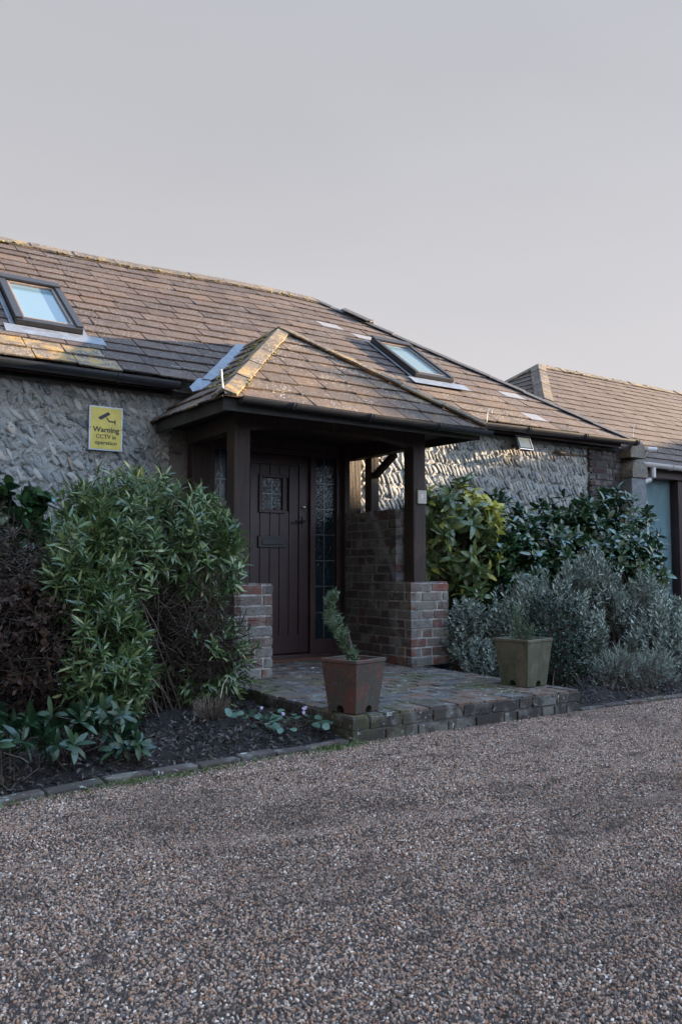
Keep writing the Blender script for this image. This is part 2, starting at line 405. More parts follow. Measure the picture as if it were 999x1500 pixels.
# ------------------------------------------------------------------ brickwork
def lay_face(mb, O, U, Nn, length, z0, nc, top=None, bl=.213, bh=.061, c=.075, prot=.006, mi=0, ext0=True, ext1=True, depth=.05):
    """bricks on a vertical face; O origin, U along, Nn outward; top(u)->max z"""
    O, U, Nn = Vector(O), Vector(U), Vector(Nn)
    for k in range(nc):
        z = z0+k*c+.006
        u = 0 if k % 2 == 0 else -(bl+.01)/2
        if k % 4 == 2: u -= .055
        while u < length-.01:
            l = (bl if random.random() < .66 else .1025)+random.uniform(-.008, .004)
            a, b_ = max(u, 0), min(u+l, length)
            u += l+random.uniform(.010, .016)
            if b_-a < .03: continue
            zt = z+bh
            if top:
                while a < b_ and top(a) < z+bh*.8: a += .006
                if b_-a < .02: continue
                tt = top((a+b_)/2)
                if z+.02 > tt: continue
                zt = min(zt, tt-.002)
            e0 = .004 if (a == 0 and ext0) else 0; e1 = .004 if (b_ == length and ext1) else 0
            p = prot*random.uniform(.15, 1.0)
            vs_ = []
            for uu in (a-e0*random.uniform(.6, 1.6), b_+e1*random.uniform(.6, 1.6)):
                for nn in (-depth, p):
                    for zz in (z+random.uniform(-.004, .003), zt+random.uniform(-.004, .003)):
                        q = O+U*(uu+random.uniform(-.002, .002))+Nn*(nn+random.uniform(-.002, .002)); vs_.append((q.x, q.y, zz))
            mb.add(vs_, [(0, 1, 3, 2), (4, 6, 7, 5), (0, 4, 5, 1), (2, 3, 7, 6), (0, 2, 6, 4), (1, 5, 7, 3)], mi)

def brick_block(name, x0, x1, y0, y1, z0, nc, faces, parent, mat=None, capz=True, bevel=.003):
    mb = MB(); ztop = z0+nc*.075
    mb.box(x0+.001, x1-.001, y0+.001, y1-.001, z0, ztop-.004, 1)
    if 'f' in faces: lay_face(mb, (x0, y0, 0), (1, 0, 0), (0, -1, 0), x1-x0, z0, nc)
    if 'l' in faces: lay_face(mb, (x0, y1, 0), (0, -1, 0), (-1, 0, 0), y1-y0, z0, nc)
    if 'r' in faces: lay_face(mb, (x1, y0, 0), (0, 1, 0), (1, 0, 0), y1-y0, z0, nc)
    if capz:   # laid-flat bricks on the top
        n = max(1, round((x1-x0)/.11)); w = (x1-x0)/n
        yy = y0
        while yy < y1-.02:
            for i in range(n):
                mb.box(x0+i*w+.004, x0+(i+1)*w-.004, yy+.003, min(yy+.215, y1)-.004, ztop-.05, ztop+.004+random.uniform(0, .004), 0, jit=.0015)
            yy += .22
    return mb.build(name, [mat or M_brick, M_mortar], parent, bevel=bevel)

# the raised brick step in front of the porch
SX0, SX1, SY0, SZ = 2.46, 4.24, 3.615, .14
mb = MB(); mb.box(SX0+.01, SX1-.01, SY0+.01, 6.3, -.06, SZ-.012, 1)
lay_face(mb, (SX0, SY0, 0), (1, 0, 0), (0, -1, 0), SX1-SX0, -.012, 2, c=.073, bh=.062, mi=2)
lay_face(mb, (SX0, 6.2, 0), (0, -1, 0), (-1, 0, 0), 6.2-SY0, -.012, 2, c=.073, bh=.062, mi=2)
lay_face(mb, (SX1, SY0, 0), (0, 1, 0), (1, 0, 0), 1.3, -.012, 2, c=.073, bh=.062, mi=2)
# pavers
y = SY0+.0; row = 0
while y < 6.24:
    hgt = .1 if row else .205
    x = SX0 - (.0 if row % 2 == 0 else .1)
    while x < SX1-.005:
        l = .2 if row else .1
        a, b_ = max(x, SX0), min(x+l, SX1)
        x += l+.006
        if b_-a < .02: continue
        dz = random.uniform(-.003, .004)
        mb.box(a+.001, b_-.001, y+.002, y+hgt-.004, SZ-.045, SZ+dz, 0, jit=.0022)
    y += hgt+.004; row += 1
st = mb.build('step', [M_paver, M_mortar_dark, brick_mat('damp_riser_brick', [(0, (.045, .038, .033)), (.3, (.06, .05, .042)), (.6, (.04, .033, .031)), (.8, (.055, .042, .035))], .5)], bevel=.004)
tag(st, kind='structure')

# edging bricks
def edging(xa, xb, label, hh_=.026):
    mb = MB(); x = xa
    while x < xb-.03:
        l = .225+random.uniform(-.03, .03); x2 = min(x+l, xb)
        a = Vector((x, edge_y(x)-.005, 0)); b_ = Vector((x2-.008, edge_y(x2-.008)-.005, 0))
        d = (b_-a).normalized(); n = Vector((-d.y, d.x, 0))
        h = hh_+random.uniform(-.006, .006); t = random.uniform(-.006, .006)
        vs_ = []
        for p in (a, b_):
            for w in (0, .062):
                for zz in (-.04, h):
                    q = p+n*(w+t); vs_.append((q.x+random.uniform(-.004, .004), q.y+random.uniform(-.004, .004), zz+random.uniform(-.004, .004)))
        mb.add(vs_, [(0, 1, 3, 2), (4, 6, 7, 5), (0, 4, 5, 1), (2, 3, 7, 6), (0, 2, 6, 4), (1, 5, 7, 3)])
        x = x2
    o = mb.build('brick_edging', M_edge, bevel=.008)
    tag(o, label, 'edging', 'brick edgings of the planting beds'); return o
edging(-2.6, 2.44, 'curved row of mossy edging bricks between mulch and gravel, left of the step')
edging(4.25, 9.3, 'straight row of edging bricks in front of the grey shrubs, right of the step', .022)

# ------------------------------------------------------------------ main cottage
WY = 6.25                    # wall plane
EZ, EY, K = 2.46, 6.06, .71   # eaves of the main roof
cp = 1/math.sqrt(1+K*K); spn = K*cp
cottage = empty('cottage', (5, 7.5, 0))
tag(cottage, 'long low flint cottage with brown slate roof, roof windows and dark plank front door', 'house')
def P_(o): o.parent = cottage; o.location = -Vector(cottage.location); return o   # keep world coords
def part(mb, name, mats, root, **k):
    o = mb.build(name, mats, **k); o.parent = root; o.location = -Vector(root.location); return o

def flint_wall(mb, x0, x1, z0, z1, y, reg=1.0, s=1.0, seed=1, holes=()):
    rd = random.Random(seed)
    h = .128/s if reg > .5 else .112; z = z0+h/2; k = 0
    while z < z1-.02:
        x = x0+rd.uniform(0, .05)
        while x < x1-.02:
            step = rd.uniform(.042, .062)*(1.0 if reg > .5 else 1.3)
            lean = R(rd.gauss(32, 7)) if reg > .5 else R(rd.gauss(38, 13))
            ln = h*rd.uniform(.42, .56)*(1.0 if reg > .5 else 1.05); wd = step*(rd.uniform(.28, .48) if reg > .5 else rd.uniform(.2, .42)); dp_ = rd.uniform(.009, .019) if reg > .5 else rd.uniform(.008, .017)
            zz = z+rd.uniform(-.012, .012)*(1 if reg > .5 else 2)+.012*math.sin(x*2.3)
            cx = x+step/2
            x += step
            if rd.random() < (.05 if reg > .5 else .1): continue
            if any(a < cx < b_ and c < zz < d for a, b_, c, d in holes): continue
            ca, sa = math.cos(lean), math.sin(lean)
            out = []; nr = 8
            ph = [rd.uniform(.82, 1.18) for _ in range(nr)]
            for ring, (rad, dep) in enumerate(((1.0, -.01), (.95, .5), (.62, .9))):
                for i in range(nr):
                    t = 2*math.pi*i/nr
                    a = math.cos(t)*wd*rad*ph[i]; b_ = math.sin(t)*ln*rad*ph[i]
                    out.append((cx+a*ca-b_*sa, y-dp_*dep if dep > 0 else y+.01, zz+a*sa+b_*ca))
            out.append((cx+rd.uniform(-.01, .01), y-dp_*1.05, zz+rd.uniform(-.01, .01)))
            fs = []
            for rg in range(2):
                for i in range(nr):
                    fs.append((rg*nr+i, rg*nr+(i+1) % nr, (rg+1)*nr+(i+1) % nr, (rg+1)*nr+i))
            for i in range(nr): fs.append((2*nr+i, 2*nr+(i+1) % nr, 3*nr))
            mb.add(out, fs, 1)
        z += h; k += 1
    # small galleting stones and mortar lumps pushed in between the flints
    for i in range(int((x1-x0)*(z1-z0)*(230 if reg > .5 else 420))):
        cx, cz = rd.uniform(x0, x1), rd.uniform(z0, z1); a = rd.uniform(.006, .017); b_ = a*rd.uniform(.6, 1.3); t0 = rd.uniform(0, 6.28); d_ = rd.uniform(.009, .018); nr = 6
        out = []
        for rad, dep in ((1.0, 0), (.85, .6), (.45, 1)):
            for q in range(nr):
                t = 2*math.pi*q/nr+t0; w = rd.uniform(.8, 1.2)*rad; out.append((cx+math.cos(t)*a*w, y-d_*dep+(.01 if dep == 0 else 0), cz+math.sin(t)*b_*w))
        fs = [(g*nr+q, g*nr+(q+1) % nr, (g+1)*nr+(q+1) % nr, (g+1)*nr+q) for g in range(2) for q in range(nr)]+[tuple(2*nr+q for q in range(nr))]
        mb.add(out, fs, 1 if rd.random() < .4 else 0)
mb = MB()
def uneven(mb, x0, x1, z0, z1, y):
    nx_, nz_ = int((x1-x0)/.035), int((z1-z0)/.035); rd = np.random.default_rng(int(x0*10)+50)
    hN = rd.normal(0, .008, (nx_+1, nz_+1))
    vv = []
    for i in range(nx_+1):
        for j in range(nz_+1):
            vv.append((x0+(x1-x0)*i/nx_, y+hN[i, j], z0+(z1-z0)*j/nz_))
    n2 = nz_+1
    mb.add(vv, [(i*n2+j, (i+1)*n2+j, (i+1)*n2+j+1, i*n2+j+1) for i in range(nx_) for j in range(nz_)], 0)
uneven(mb, -4, 2.46, 0, 2.46, WY); uneven(mb, 4.3, 8.1, 0, 2.48, WY)
flint_wall(mb, -3, 2.42, .9, 2.44, WY, reg=0, s=.95, seed=3)
flint_wall(mb, 4.3, 7.5, .6, 2.44, WY, reg=1, seed=5)
mb.box(-4, 2.6, WY+.03, WY+.3, 0, 2.6, 0); mb.box(4.2, 8.1, WY+.03, WY+.3, 0, 2.6, 0)
mb.box(7.95, 8.1, WY+.3, 12, 0, 2.5, 0)
mb.box(2.44, 4.32, WY-.02, WY+.3, 2.08, 2.6, 0)
wall = part(mb, 'wall', [M_fmortar, M_flint], cottage, smooth=False)

# brick quoins
mb = MB(); lay_face(mb, (2.44, WY, 0), (1, 0, 0), (0, -1, 0), .17, .14, 25, prot=.02)
mb.box(2.44, 2.60, WY-.008, WY+.2, 0, 2.1, 1)
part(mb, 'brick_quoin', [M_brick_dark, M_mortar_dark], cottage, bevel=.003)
mb = MB()
mb.box(7.6, 8.12, WY-.03, WY+.2, 0, 2.44, 1)
lay_face(mb, (7.56, WY-.03, 0), (1, 0, 0), (0, -1, 0), .56, .1, 31, prot=.012)
lay_face(mb, (7.4, WY-.012, 0), (1, 0, 0), (0, -1, 0), .2, .1, 22, prot=.012)
part(mb, 'brick_quoin', [brick_mat('blackened_brick', [(p, tuple((x*.5+sum(c)/3*.5)*.4 for x in c)) for p, c in BC]), simple('black_mortar', (.06, .06, .06), .95, 30, .4, .4)], cottage, bevel=.003)

# ---- slates
def clip(poly, a, b_, c):      # keep a*u+b*v<=c
    out = []
    for i in range(len(poly)):
        p, q = poly[i], poly[(i+1) % len(poly)]
        dp_, dq = a*p[0]+b_*p[1]-c, a*q[0]+b_*q[1]-c
        if dp_ <= 0: out.append(p)
        if (dp_ < 0 < dq) or (dq < 0 < dp_):
            t = dp_/(dp_-dq); out.append((p[0]+(q[0]-p[0])*t, p[1]+(q[1]-p[1])*t))
    return out
def slates(mb, O, U, V, poly, tw=.3, th=.2, thick=.011, mat=lambda u, v: 0, seed=1, overhang=.03, under=.012):
    O, U, V = Vector(O), Vector(U).normalized(), Vector(V).normalized(); Nn = U.cross(V).normalized()
    if Nn.z < 0: Nn = -Nn
    rd = random.Random(seed)
    hp = []
    ccw = sum(poly[i][0]*poly[(i+1) % len(poly)][1]-poly[(i+1) % len(poly)][0]*poly[i][1] for i in range(len(poly))) > 0
    for i in range(len(poly)):
        p, q = poly[i], poly[(i+1) % len(poly)]
        a, b_ = (q[1]-p[1]), -(q[0]-p[0])
        if not ccw: a, b_ = -a, -b_
        hp.append((a, b_, a*p[0]+b_*p[1]))
    umin, umax = min(p[0] for p in poly), max(p[0] for p in poly); vmax = max(p[1] for p in poly)
    mb.add([O+U*p[0]+V*p[1]-Nn*under for p in poly], [tuple(range(len(poly)))], 9 if False else 1)
    k = 0; v = -overhang
    while v < vmax:
        u = umin-rd.uniform(0, tw)-(tw/2 if k % 2 else 0)
        while u < umax:
            w = tw*rd.uniform(.88, 1.1); g_ = .009
            dv = rd.gauss(0, .006); lift = rd.uniform(0, .010); twist = rd.gauss(0, .006)
            rect = [(u, v+dv), (u+w-g_, v+dv+twist), (u+w-g_, v+th+.05), (u, v+th+.05)]
            pl = rect
            for a, b_, c in hp:
                if k == 0 and abs(a) < 1e-6 and b_ < 0: continue
                pl = clip(pl, a, b_, c)
                if len(pl) < 3: break
            mi = mat(u+w/2, v+th/2)
            uc = u+w/2
            u += w
            if len(pl) < 3: continue
            def hgt(pp): return lerp(.016+lift*.6, .002, (pp[1]-v)/(th+.05))+(pp[0]-uc)*twist*.6
            def lerp(a, b_, t): return a+(b_-a)*t
            topv = [O+U*p[0]+V*p[1]+Nn*hgt(p) for p in pl]
            botv = [q-Nn*thick for q in topv]
            n = len(pl)
            mb.add(topv+botv, [tuple(range(n)), tuple(range(n, 2*n))[::-1]]+[(i, (i+1) % n, n+(i+1) % n, n+i) for i in range(n)], mi)
        v += th; k += 1

RY = 8.84; XR = 8.04; PKX = 5.40          # ridge y, right eaves corner x
slope_len = (RY-EY)/cp
def roofpt(x, s, off=0): return Vector((x, EY+s*cp-off*spn, EZ+s*spn+off*cp))
XL = -4.0
poly = [(0, 0), (XR-XL, 0), (PKX-XL, slope_len), (0, slope_len)]
def main_mat(u, v):
    x = u+XL
    if v < .36 and .9 < x < 2.0 and v > -.1: return 3
    for (px, pv) in ((5.15, 2.38), (5.42, 2.18), (6.95, .93), (6.85, .33)):
        if abs(x-px) < .16 and abs(v-pv) < .1: return 2
    if 5.3 < x < 6.6 and v < .75: return 4
    return 0
mb = MB()
slates(mb, roofpt(XL, 0), (1, 0, 0), (0, cp, spn), poly, .31, .205, mat=main_mat, seed=4, under=.16)
# hip end and rear slope
hl_ = Vector((-(XR-PKX), 0, slope_len*spn)); slates(mb, (XR, EY, EZ), (0, 1, 0), hl_, [(0, 0), (2*(RY-EY), 0), (RY-EY, hl_.length)], .31, .205, seed=5)
back = [Vector((XL, 2*RY-EY, EZ)), Vector((XR, 2*RY-EY, EZ)), roofpt(PKX, slope_len), roofpt(XL, slope_len)]
mb.add(back, [(0, 1, 2, 3)], 1)
ROOFMB = mb

def ridge(mb, p0, p1, nl, nr, w=.13, tl=.42, thick=.014, mi=0, seed=1, lift=.018, gap=.006):
    """angular ridge/hip tiles; nl, nr normals of the faces either side"""
    p0, p1 = Vector(p0), Vector(p1); d = (p1-p0); Lh = d.length; d.normalize()
    rd = random.Random(seed); wings = []
    for n in (Vector(nl).normalized(), Vector(nr).normalized()):
        wv = n.cross(d).normalized()
        if wv.dot(Vector(nl)+Vector(nr)-n*2) < 0 and False: wv = -wv
        wings.append((wv, n))
    # make wings point away from each other / downward
    (wa, na), (wb, nb) = wings
    if wa.dot(nb) > 0: wa = -wa
    if wb.dot(na) > 0: wb = -wb
    wa, wb = (wa if wa.dot(nb) > 0 else -wa), (wb if wb.dot(na) > 0 else -wb)
    wa, wb = -wa, -wb
    if (wa.z+wb.z) > 0: wa, wb = -wa, -wb
    up = (na+nb).normalized(); t = 0
    while t < Lh-.02:
        l = min(tl, Lh-t)
        a = p0+d*(t+gap/2); b_ = p0+d*(t+l-gap/2); jl = lift+rd.uniform(-.003, .006); j2 = jl+rd.uniform(0, .008)
        out = []
        for p, lf in ((a, j2), (b_, jl)):
            c = p+up*lf
            ww = w*rd.uniform(.97, 1.03)
            out += [c+wa*ww, c, c+wb*ww, c+wa*ww+na*thick, c+up*thick*1.3, c+wb*ww+nb*thick]
        mb.add(out, [(0, 1, 4, 3), (1, 2, 5, 4), (9, 10, 7, 6), (10, 11, 8, 7), (3, 4, 10, 9), (4, 5, 11, 10), (0, 6, 7, 1), (1, 7, 8, 2), (0, 3, 9, 6), (2, 8, 11, 5)], mi)
        t += l
def moss_lumps(mb, p0, p1, n, spread, r=(.01, .028), mi=1, seed=1, offn=(0, 0, 1)):
    rd = random.Random(seed); p0, p1 = Vector(p0), Vector(p1); off = Vector(offn)
    for i in range(n):
        p = p0.lerp(p1, rd.random())+Vector([rd.uniform(-1, 1)*s for s in spread])
        q = rd.uniform(*r); out = []; nr = 7
        for ring, (a, h) in enumerate(((1, 0), (.8, .45), (.35, .7))):
            for k in range(nr):
                t = 2*math.pi*k/nr; rr_ = q*a*rd.uniform(.8, 1.2)
                out.append(p+Vector((rr_*math.cos(t), rr_*math.sin(t)*.8, q*h)))
        fs = []
        for rg in range(2):
            for k in range(nr): fs.append((rg*nr+k, rg*nr+(k+1) % nr, (rg+1)*nr+(k+1) % nr, (rg+1)*nr+k))
        fs.append(tuple(2*nr+k for k in range(nr)))
        mb.add(out, fs, mi)
def moss_mat():
    m, nt, b, _ = nm('roof_moss'); pos, isl = wpos(nt)
    c = ramp(nt, isl, [(0, (.13, .12, .03)), (.4, (.34, .27, .08)), (.7, (.18, .17, .05)), (1, (.55, .40, .14))])
    nt.links.new(c, b.inputs['Base Color']); b.inputs['Roughness'].default_value = .95
    bump(nt, b, noise(nt, 220, 3, .8, pos), 1, .01); return m
M_moss = moss_mat()
nF = Vector((0, -spn, cp)); nB = Vector((0, spn, cp)); nE = Vector((spn, 0, cp))
peak = roofpt(PKX, slope_len); rl = roofpt(XL, slope_len)
def sag(mb_):
    for i, v in enumerate(mb_.v):
        g_ = min(1, max(0, (v[1]-EY)/(RY-EY))); f_ = .075*min(1.4, max(0, (4.6-v[0])/3))-.012*math.sin(v[0]*1.7)
        mb_.v[i] = (v[0], v[1], v[2]-f_*g_)
mb = MB()
ridge(mb, rl, peak, nF, nB, .15, .45, seed=2)
moss_lumps(mb, rl+Vector((0, -.13, -.07)), peak+Vector((0, -.13, -.07)), 200, (0, .03, .015), (.008, .026), seed=5)
sag(mb)
part(mb, 'ridge_tiles', [M_hip, M_moss], cottage)
mb = MB(); ridge(mb, (XR+.02, EY-.02, EZ), peak, nF, nE, .09, .45, seed=3, lift=.012)
ha, hb = peak.lerp(Vector((XR, EY, EZ)), .10), peak.lerp(Vector((XR, EY, EZ)), .20)
ridge(mb, ha, hb, nF, nE, .12, .2, seed=4, lift=.06)
sag(ROOFMB); part(ROOFMB, 'roof', [M_slate, M_under, M_newslate, M_slate_or, M_slate_y], cottage)
part(mb, 'hip_tiles', [simple('dark_hip_tile', (.05, .048, .05), .7, 20, .4, .4), M_moss], cottage)

# ---- gutters
def half_pipe(mb, p0, p1, r, n=10, thick=.004, caps=True, mi=0):
    p0, p1 = Vector(p0), Vector(p1); d = (p1-p0).normalized(); a = d.cross(Vector((0, 0, 1))).normalized(); b_ = Vector((0, 0, 1))
    out = []
    for p in (p0, p1):
        for rr_ in (r, r-thick):
            for k in range(n+1):
                t = math.pi+math.pi*k/n; out.append(p+a*math.cos(t)*rr_+b_*math.sin(t)*rr_)
    m = n+1; fs = []
    for k in range(n):
        fs += [(k, k+1, 2*m+k+1, 2*m+k), (m+k, 3*m+k, 3*m+k+1, m+k+1), (k, m+k, m+k+1, k+1), (2*m+k, 2*m+k+1, 3*m+k+1, 3*m+k)]
    fs += [(0, 2*m, 3*m, m), (n, m+n, 3*m+n, 2*m+n)]
    mb.add(out, fs, mi)
    if caps:
        for p in (p0, p1):
            mb.add([p+a*math.cos(math.pi+math.pi*k/n)*r*1.04+b_*math.sin(math.pi+math.pi*k/n)*r*1.04+d*s for s in (-.004, .004) for k in range(m)],
                   [tuple(range(m)), tuple(range(m, 2*m))[::-1]]+[(k, (k+1) % m, m+(k+1) % m, m+k) for k in range(m)], mi)
def brackets(mb, p0, p1, r, step, mi=0):
    p0, p1 = Vector(p0), Vector(p1); Lh = (p1-p0).length; d = (p1-p0)/Lh; t = step*.6
    while t < Lh:
        half_pipe(mb, p0+d*(t-.014), p0+d*(t+.014), r+.006, mi=mi); t += step
mb = MB()
for a, b_ in (((-4, EY-.035, EZ-.03), (2.42, EY-.035, EZ-.05)), ((4.9, EY-.035, EZ-.05), (XR+.13, EY-.035, EZ-.01))):
    half_pipe(mb, a, b_, .055); brackets(mb, a, b_, .055, .9)
part(mb, 'gutter', M_black, cottage)
mb = MB(); mb.box(-4, 2.44, WY-.145, WY-.115, EZ-.1, EZ-.012); mb.box(4.6, XR-.05, WY-.145, WY-.115, EZ-.1, EZ-.012)
mb.box(-4, 2.44, WY-.115, WY+.02, EZ-.05, EZ-.035); mb.box(4.6, XR-.05, WY-.115, WY+.02, EZ-.05, EZ-.035)
part(mb, 'fascia', M_frame, cottage)

# ---- roof windows
def roof_window(x0, x1, y0, y1, lab):
    s0, s1 = (y0-EY)/cp, (y1-EY)/cp
    w, h = x1-x0, s1-s0; sg_ = .075*min(1.4, max(0, (4.6-x0)/3))*.35
    root = empty('roof_window', roofpt((x0+x1)/2, s0))
    M = Matrix.Translation(roofpt(x0, s0)-Vector((0, 0, sg_))) @ Matrix(((1, 0, 0), (0, cp, -spn), (0, spn, cp))).to_4x4()
    def pt(mbx, name, m, parent=None, bevel=.004):
        o = mbx.build(name, m, bevel=bevel)
        o.parent = parent or cottage; o.matrix_parent_inverse = Matrix.Identity(4)
        o.location = -Vector(cottage.location) if parent is None else (0, 0, 0)
        return o
    bpy.data.objects.remove(root)
    f = MB(); t = .055; H = .085
    f.box(0, t, 0, h, -.01, H, M=M); f.box(w-t, w, 0, h, -.01, H, M=M)
    f.box(t, w-t, 0, t, -.01, H-.006, M=M); f.box(t, w-t, h-t, h, -.01, H+.003, M=M)
    f.box(-.012, w+.012, h-.09, h+.015, H+.004, H+.026, M=M)      # top hood
    f.box(-.014, t-.012, .0, h-.1, H+.0005, H+.014, M=M); f.box(w-t+.012, w+.014, 0, h-.1, H+.0005, H+.014, M=M)
    f.box(-.01, w+.01, -.02, t-.01, H-.045, H-.003, M=M)
    fr = pt(f, 'roof_window', M_blackm); tag(fr, lab)
    g_ = MB(); g_.box(t+.001, w-t-.001, t+.001, h-t-.001, H-.03, H-.022, M=M); pt(g_, 'pane', M_glass_frost, fr, 0)
    s_ = MB()
    for a, b_, c, d in ((t, t+.018, t, h-t), (w-t-.018, w-t, t, h-t), (t+.018, w-t-.018, t, t+.02), (t+.018, w-t-.018, h-t-.05, h-t)):
        s_.box(a+.001, b_-.001, c+.001, d-.001, H-.021, H-.004, M=M)
    pt(s_, 'sash', simple('sash_'+str(x0), (.22, .17, .14), .5, 30, .2, .1), fr, .002)
    l_ = MB()
    l_.box(-.10, w+.17, -.18, -.022, .030, .034, M=M, jit=.003); l_.box(-.05, -.013, -.02, h+.05, .028, .033, M=M); l_.box(w+.013, w+.05, -.02, h+.05, .028, .033, M=M)
    pt(l_, 'flashing', M_lead, fr, 0)
    return fr
roof_window(1.30, 1.80, 6.60, 7.45, 'roof window with grey frame and pale blue pane above the yellow warning sign')
roof_window(5.42, 5.95, 6.80, 7.62, 'roof window with dark frame and pale pane behind the porch roof')

# ---- door wall
DZ = SZ+.012
mb = MB()
mb.box(2.60, 2.80, WY-.10, WY+.15, DZ, 2.08)       # left timber
mb.box(4.10, 4.28, WY-.10, WY+.15, DZ, 2.08)       # right timber
mb.box(2.80, 4.10, WY-.04, WY+.15, 1.99, 2.085)
part(mb, 'door_surround', M_oak, cottage, bevel=.006)
mb = MB(); fz0, fz1 = DZ+.03, 1.988
for a, b_ in ((2.802, 2.835), (2.965, 3.01), (3.772, 3.825), (4.055, 4.098)):
    mb.box(a, b_, WY-.035, WY+.06, fz0, fz1)
mb.box(2.835, 2.965, WY-.033, WY+.06, fz1-.045, fz1); mb.box(3.01, 3.772, WY-.033, WY+.06, fz1-.045, fz1); mb.box(3.825, 4.055, WY-.033, WY+.06, fz1-.045, fz1)
mb.box(2.835, 2.965, WY-.033, WY+.06, fz0, fz0+.25); mb.box(3.825, 4.055, WY-.033, WY+.06, fz0, fz0+.12)
mb.box(2.802, 4.098, WY-.085, WY+.06, DZ-.01, DZ+.03)
part(mb, 'door_frame', M_frame, cottage, bevel=.003)
# a dark room behind
mb = MB(); mb.box(2.6, 4.3, WY+.3, WY+.32, 0, 2.2); part(mb, 'inner_wall', simple('interior_plaster', (.3, .28, .25), .9), cottage)
door = MB(); dx0, dx1, dz0, dz1 = 3.014, 3.768, DZ+.038, fz1-.048
wx0, wx1, wz0, wz1 = 3.285, 3.505, 1.44, 1.74
# stiles / rails
door.box(dx0, dx0+.075, WY+.0, WY+.04, dz0, dz1); door.box(dx1-.095, dx1, WY+.0, WY+.04, dz0, dz1)
door.box(dx0+.076, dx1-.096, WY+.001, WY+.04, dz0, dz0+.16); door.box(dx0+.076, dx1-.096, WY+.001, WY+.04, dz1-.09, dz1)
npl = 6; pw = (dx1-.096-dx0-.076)/npl
for i in range(npl):
    a = dx0+.076+i*pw; b_ = a+pw-.006
    segs = [(dz0+.16, dz1-.09)]
    if b_ > wx0 and a < wx1: segs = [(dz0+.16, wz0), (wz1, dz1-.09)]
    for z0, z1 in segs: door.box(a, b_, WY+.008, WY+.034, z0, z1)
door.box(dx0+.076, dx1-.096, WY+.036, WY+.04, dz0, wz0); door.box(dx0+.076, wx0, WY+.036, WY+.04, wz0, wz1); door.box(wx1, dx1-.096, WY+.036, WY+.04, wz0, wz1); door.box(dx0+.076, dx1-.096, WY+.036, WY+.04, wz1, dz1)
D = part(door, 'door', M_door, cottage, bevel=.003); tag(D, 'dark red-brown plank front door')
def sub(mb, name, mats, par, **k):
    o = mb.build(name, mats, **k); o.parent = par; return o
mb = MB()
for a, b_, c, d in ((wx0-.02, wx0+.008, wz0-.02, wz1+.02), (wx1-.008, wx1+.02, wz0-.02, wz1+.02), (wx0+.009, wx1-.009, wz0-.02, wz0+.01), (wx0+.009, wx1-.009, wz1-.01, wz1+.02)):
    mb.box(a, b_, WY-.014, WY+.03, c, d)
sub(mb, 'window_frame', M_frame, D, bevel=.003)
def leaded(x0, x1, z0, z1, nxx, nz, y, gname, cname, par, rt=False):
    g_ = MB(); g_.box(x0, x1, y, y+.006, z0, z1)
    c_ = MB(); r = .0045
    for i in range(1, nxx): xx = x0+(x1-x0)*i/nxx; c_.box(xx-r, xx+r, y-.004, y-.0005, z0, z1)
    for j in range(1, nz): zz = z0+(z1-z0)*j/nz; c_.box(x0, x1, y-.0045, y-.001, zz-r, zz+r)
    if rt:
        go_ = part(g_, gname, M_glass_bumpy, cottage)
        sub(c_, cname, M_caming, go_)
    else:
        go_ = sub(g_, gname, M_glass_bumpy, par); sub(c_, cname, M_caming, par)
leaded(wx0+.009, wx1-.009, wz0+.011, wz1-.011, 2, 2, WY+.012, 'pane', 'leading', D)
leaded(2.835, 2.965, fz0+.251, fz1-.046, 2, 6, WY+.01, 'side_window', 'leading', None, True)
leaded(3.825, 4.055, fz0+.121, fz1-.046, 2, 7, WY+.01, 'side_window', 'leading', None, True)
mb = MB()
lx = (wx0+wx1)/2; mb.box(lx-.135, lx+.135, WY-.012, WY+.009, 1.115, 1.22); mb.box(lx-.10, lx+.10, WY-.02, WY-.013, 1.14, 1.195)
sub(mb, 'letterbox', M_iron, D, bevel=.003)
mb = MB(); mb.tube([(3.715, WY+.0, 1.485), (3.715, WY-.02, 1.485), (3.715, WY-.026, 1.485)], [.016, .016, .006], 14)
sub(mb, 'lock', M_brass, D)
mb = MB(); mb.box(3.70, 3.73, WY-.008, WY-.001, 1.30, 1.40)
mb.tube([(3.715, WY-.005, 1.355), (3.715, WY-.045, 1.355), (3.70, WY-.05, 1.355), (3.61, WY-.05, 1.352)], .009, 8)
sub(mb, 'handle', M_iron, D)
mb = MB(); mb.box(2.95, 3.85, 6.02, WY-.09, DZ-.006, DZ+.006, jit=.002); dm = mb.build('doormat', simple('rust_coir', (.12, .05, .03), .95, 120, .4, .8))
tag(dm, 'flat rust-brown doormat lying before the plank door', 'doormat')

# round-topped flint stub beside the brick corner
stub = empty('stub_wall', (8.3, 6.2, 0)); tag(stub, 'short round-topped wall end beside the brick corner of the cottage', 'wall')
mb = MB(); mb.box(8.13, 8.40, WY-.18, WY+.3, 0, 2.02, 0)
part(mb, 'wall_base', simple('grey_render', (.15, .16, .165), .9, 12, .35, .5), stub, bevel=.01)
mb = MB()
for z0, rr_ in ((2.02, .0), (2.26, .0)):
    n = 14; vv = []
    for yy in (WY-.2+(.02 if z0 > 2.1 else 0), WY+.3):
        vv += [(8.12, yy, z0)]+[(8.265-.145*math.cos(math.pi*k/n), yy, z0+.07+.15*math.sin(math.pi*k/n)) for k in range(n+1)]+[(8.41, yy, z0)]
    m_ = n+3
    mb.add(vv, [tuple(range(m_)), tuple(range(m_, 2*m_))[::-1]]+[(i, (i+1) % m_, m_+(i+1) % m_, m_+i) for i in range(m_)])
part(mb, 'coping', slate_mat('pale_coping', [(0, (.17, .155, .13)), (1, (.21, .19, .155))], .8, .5), stub, bevel=.006)

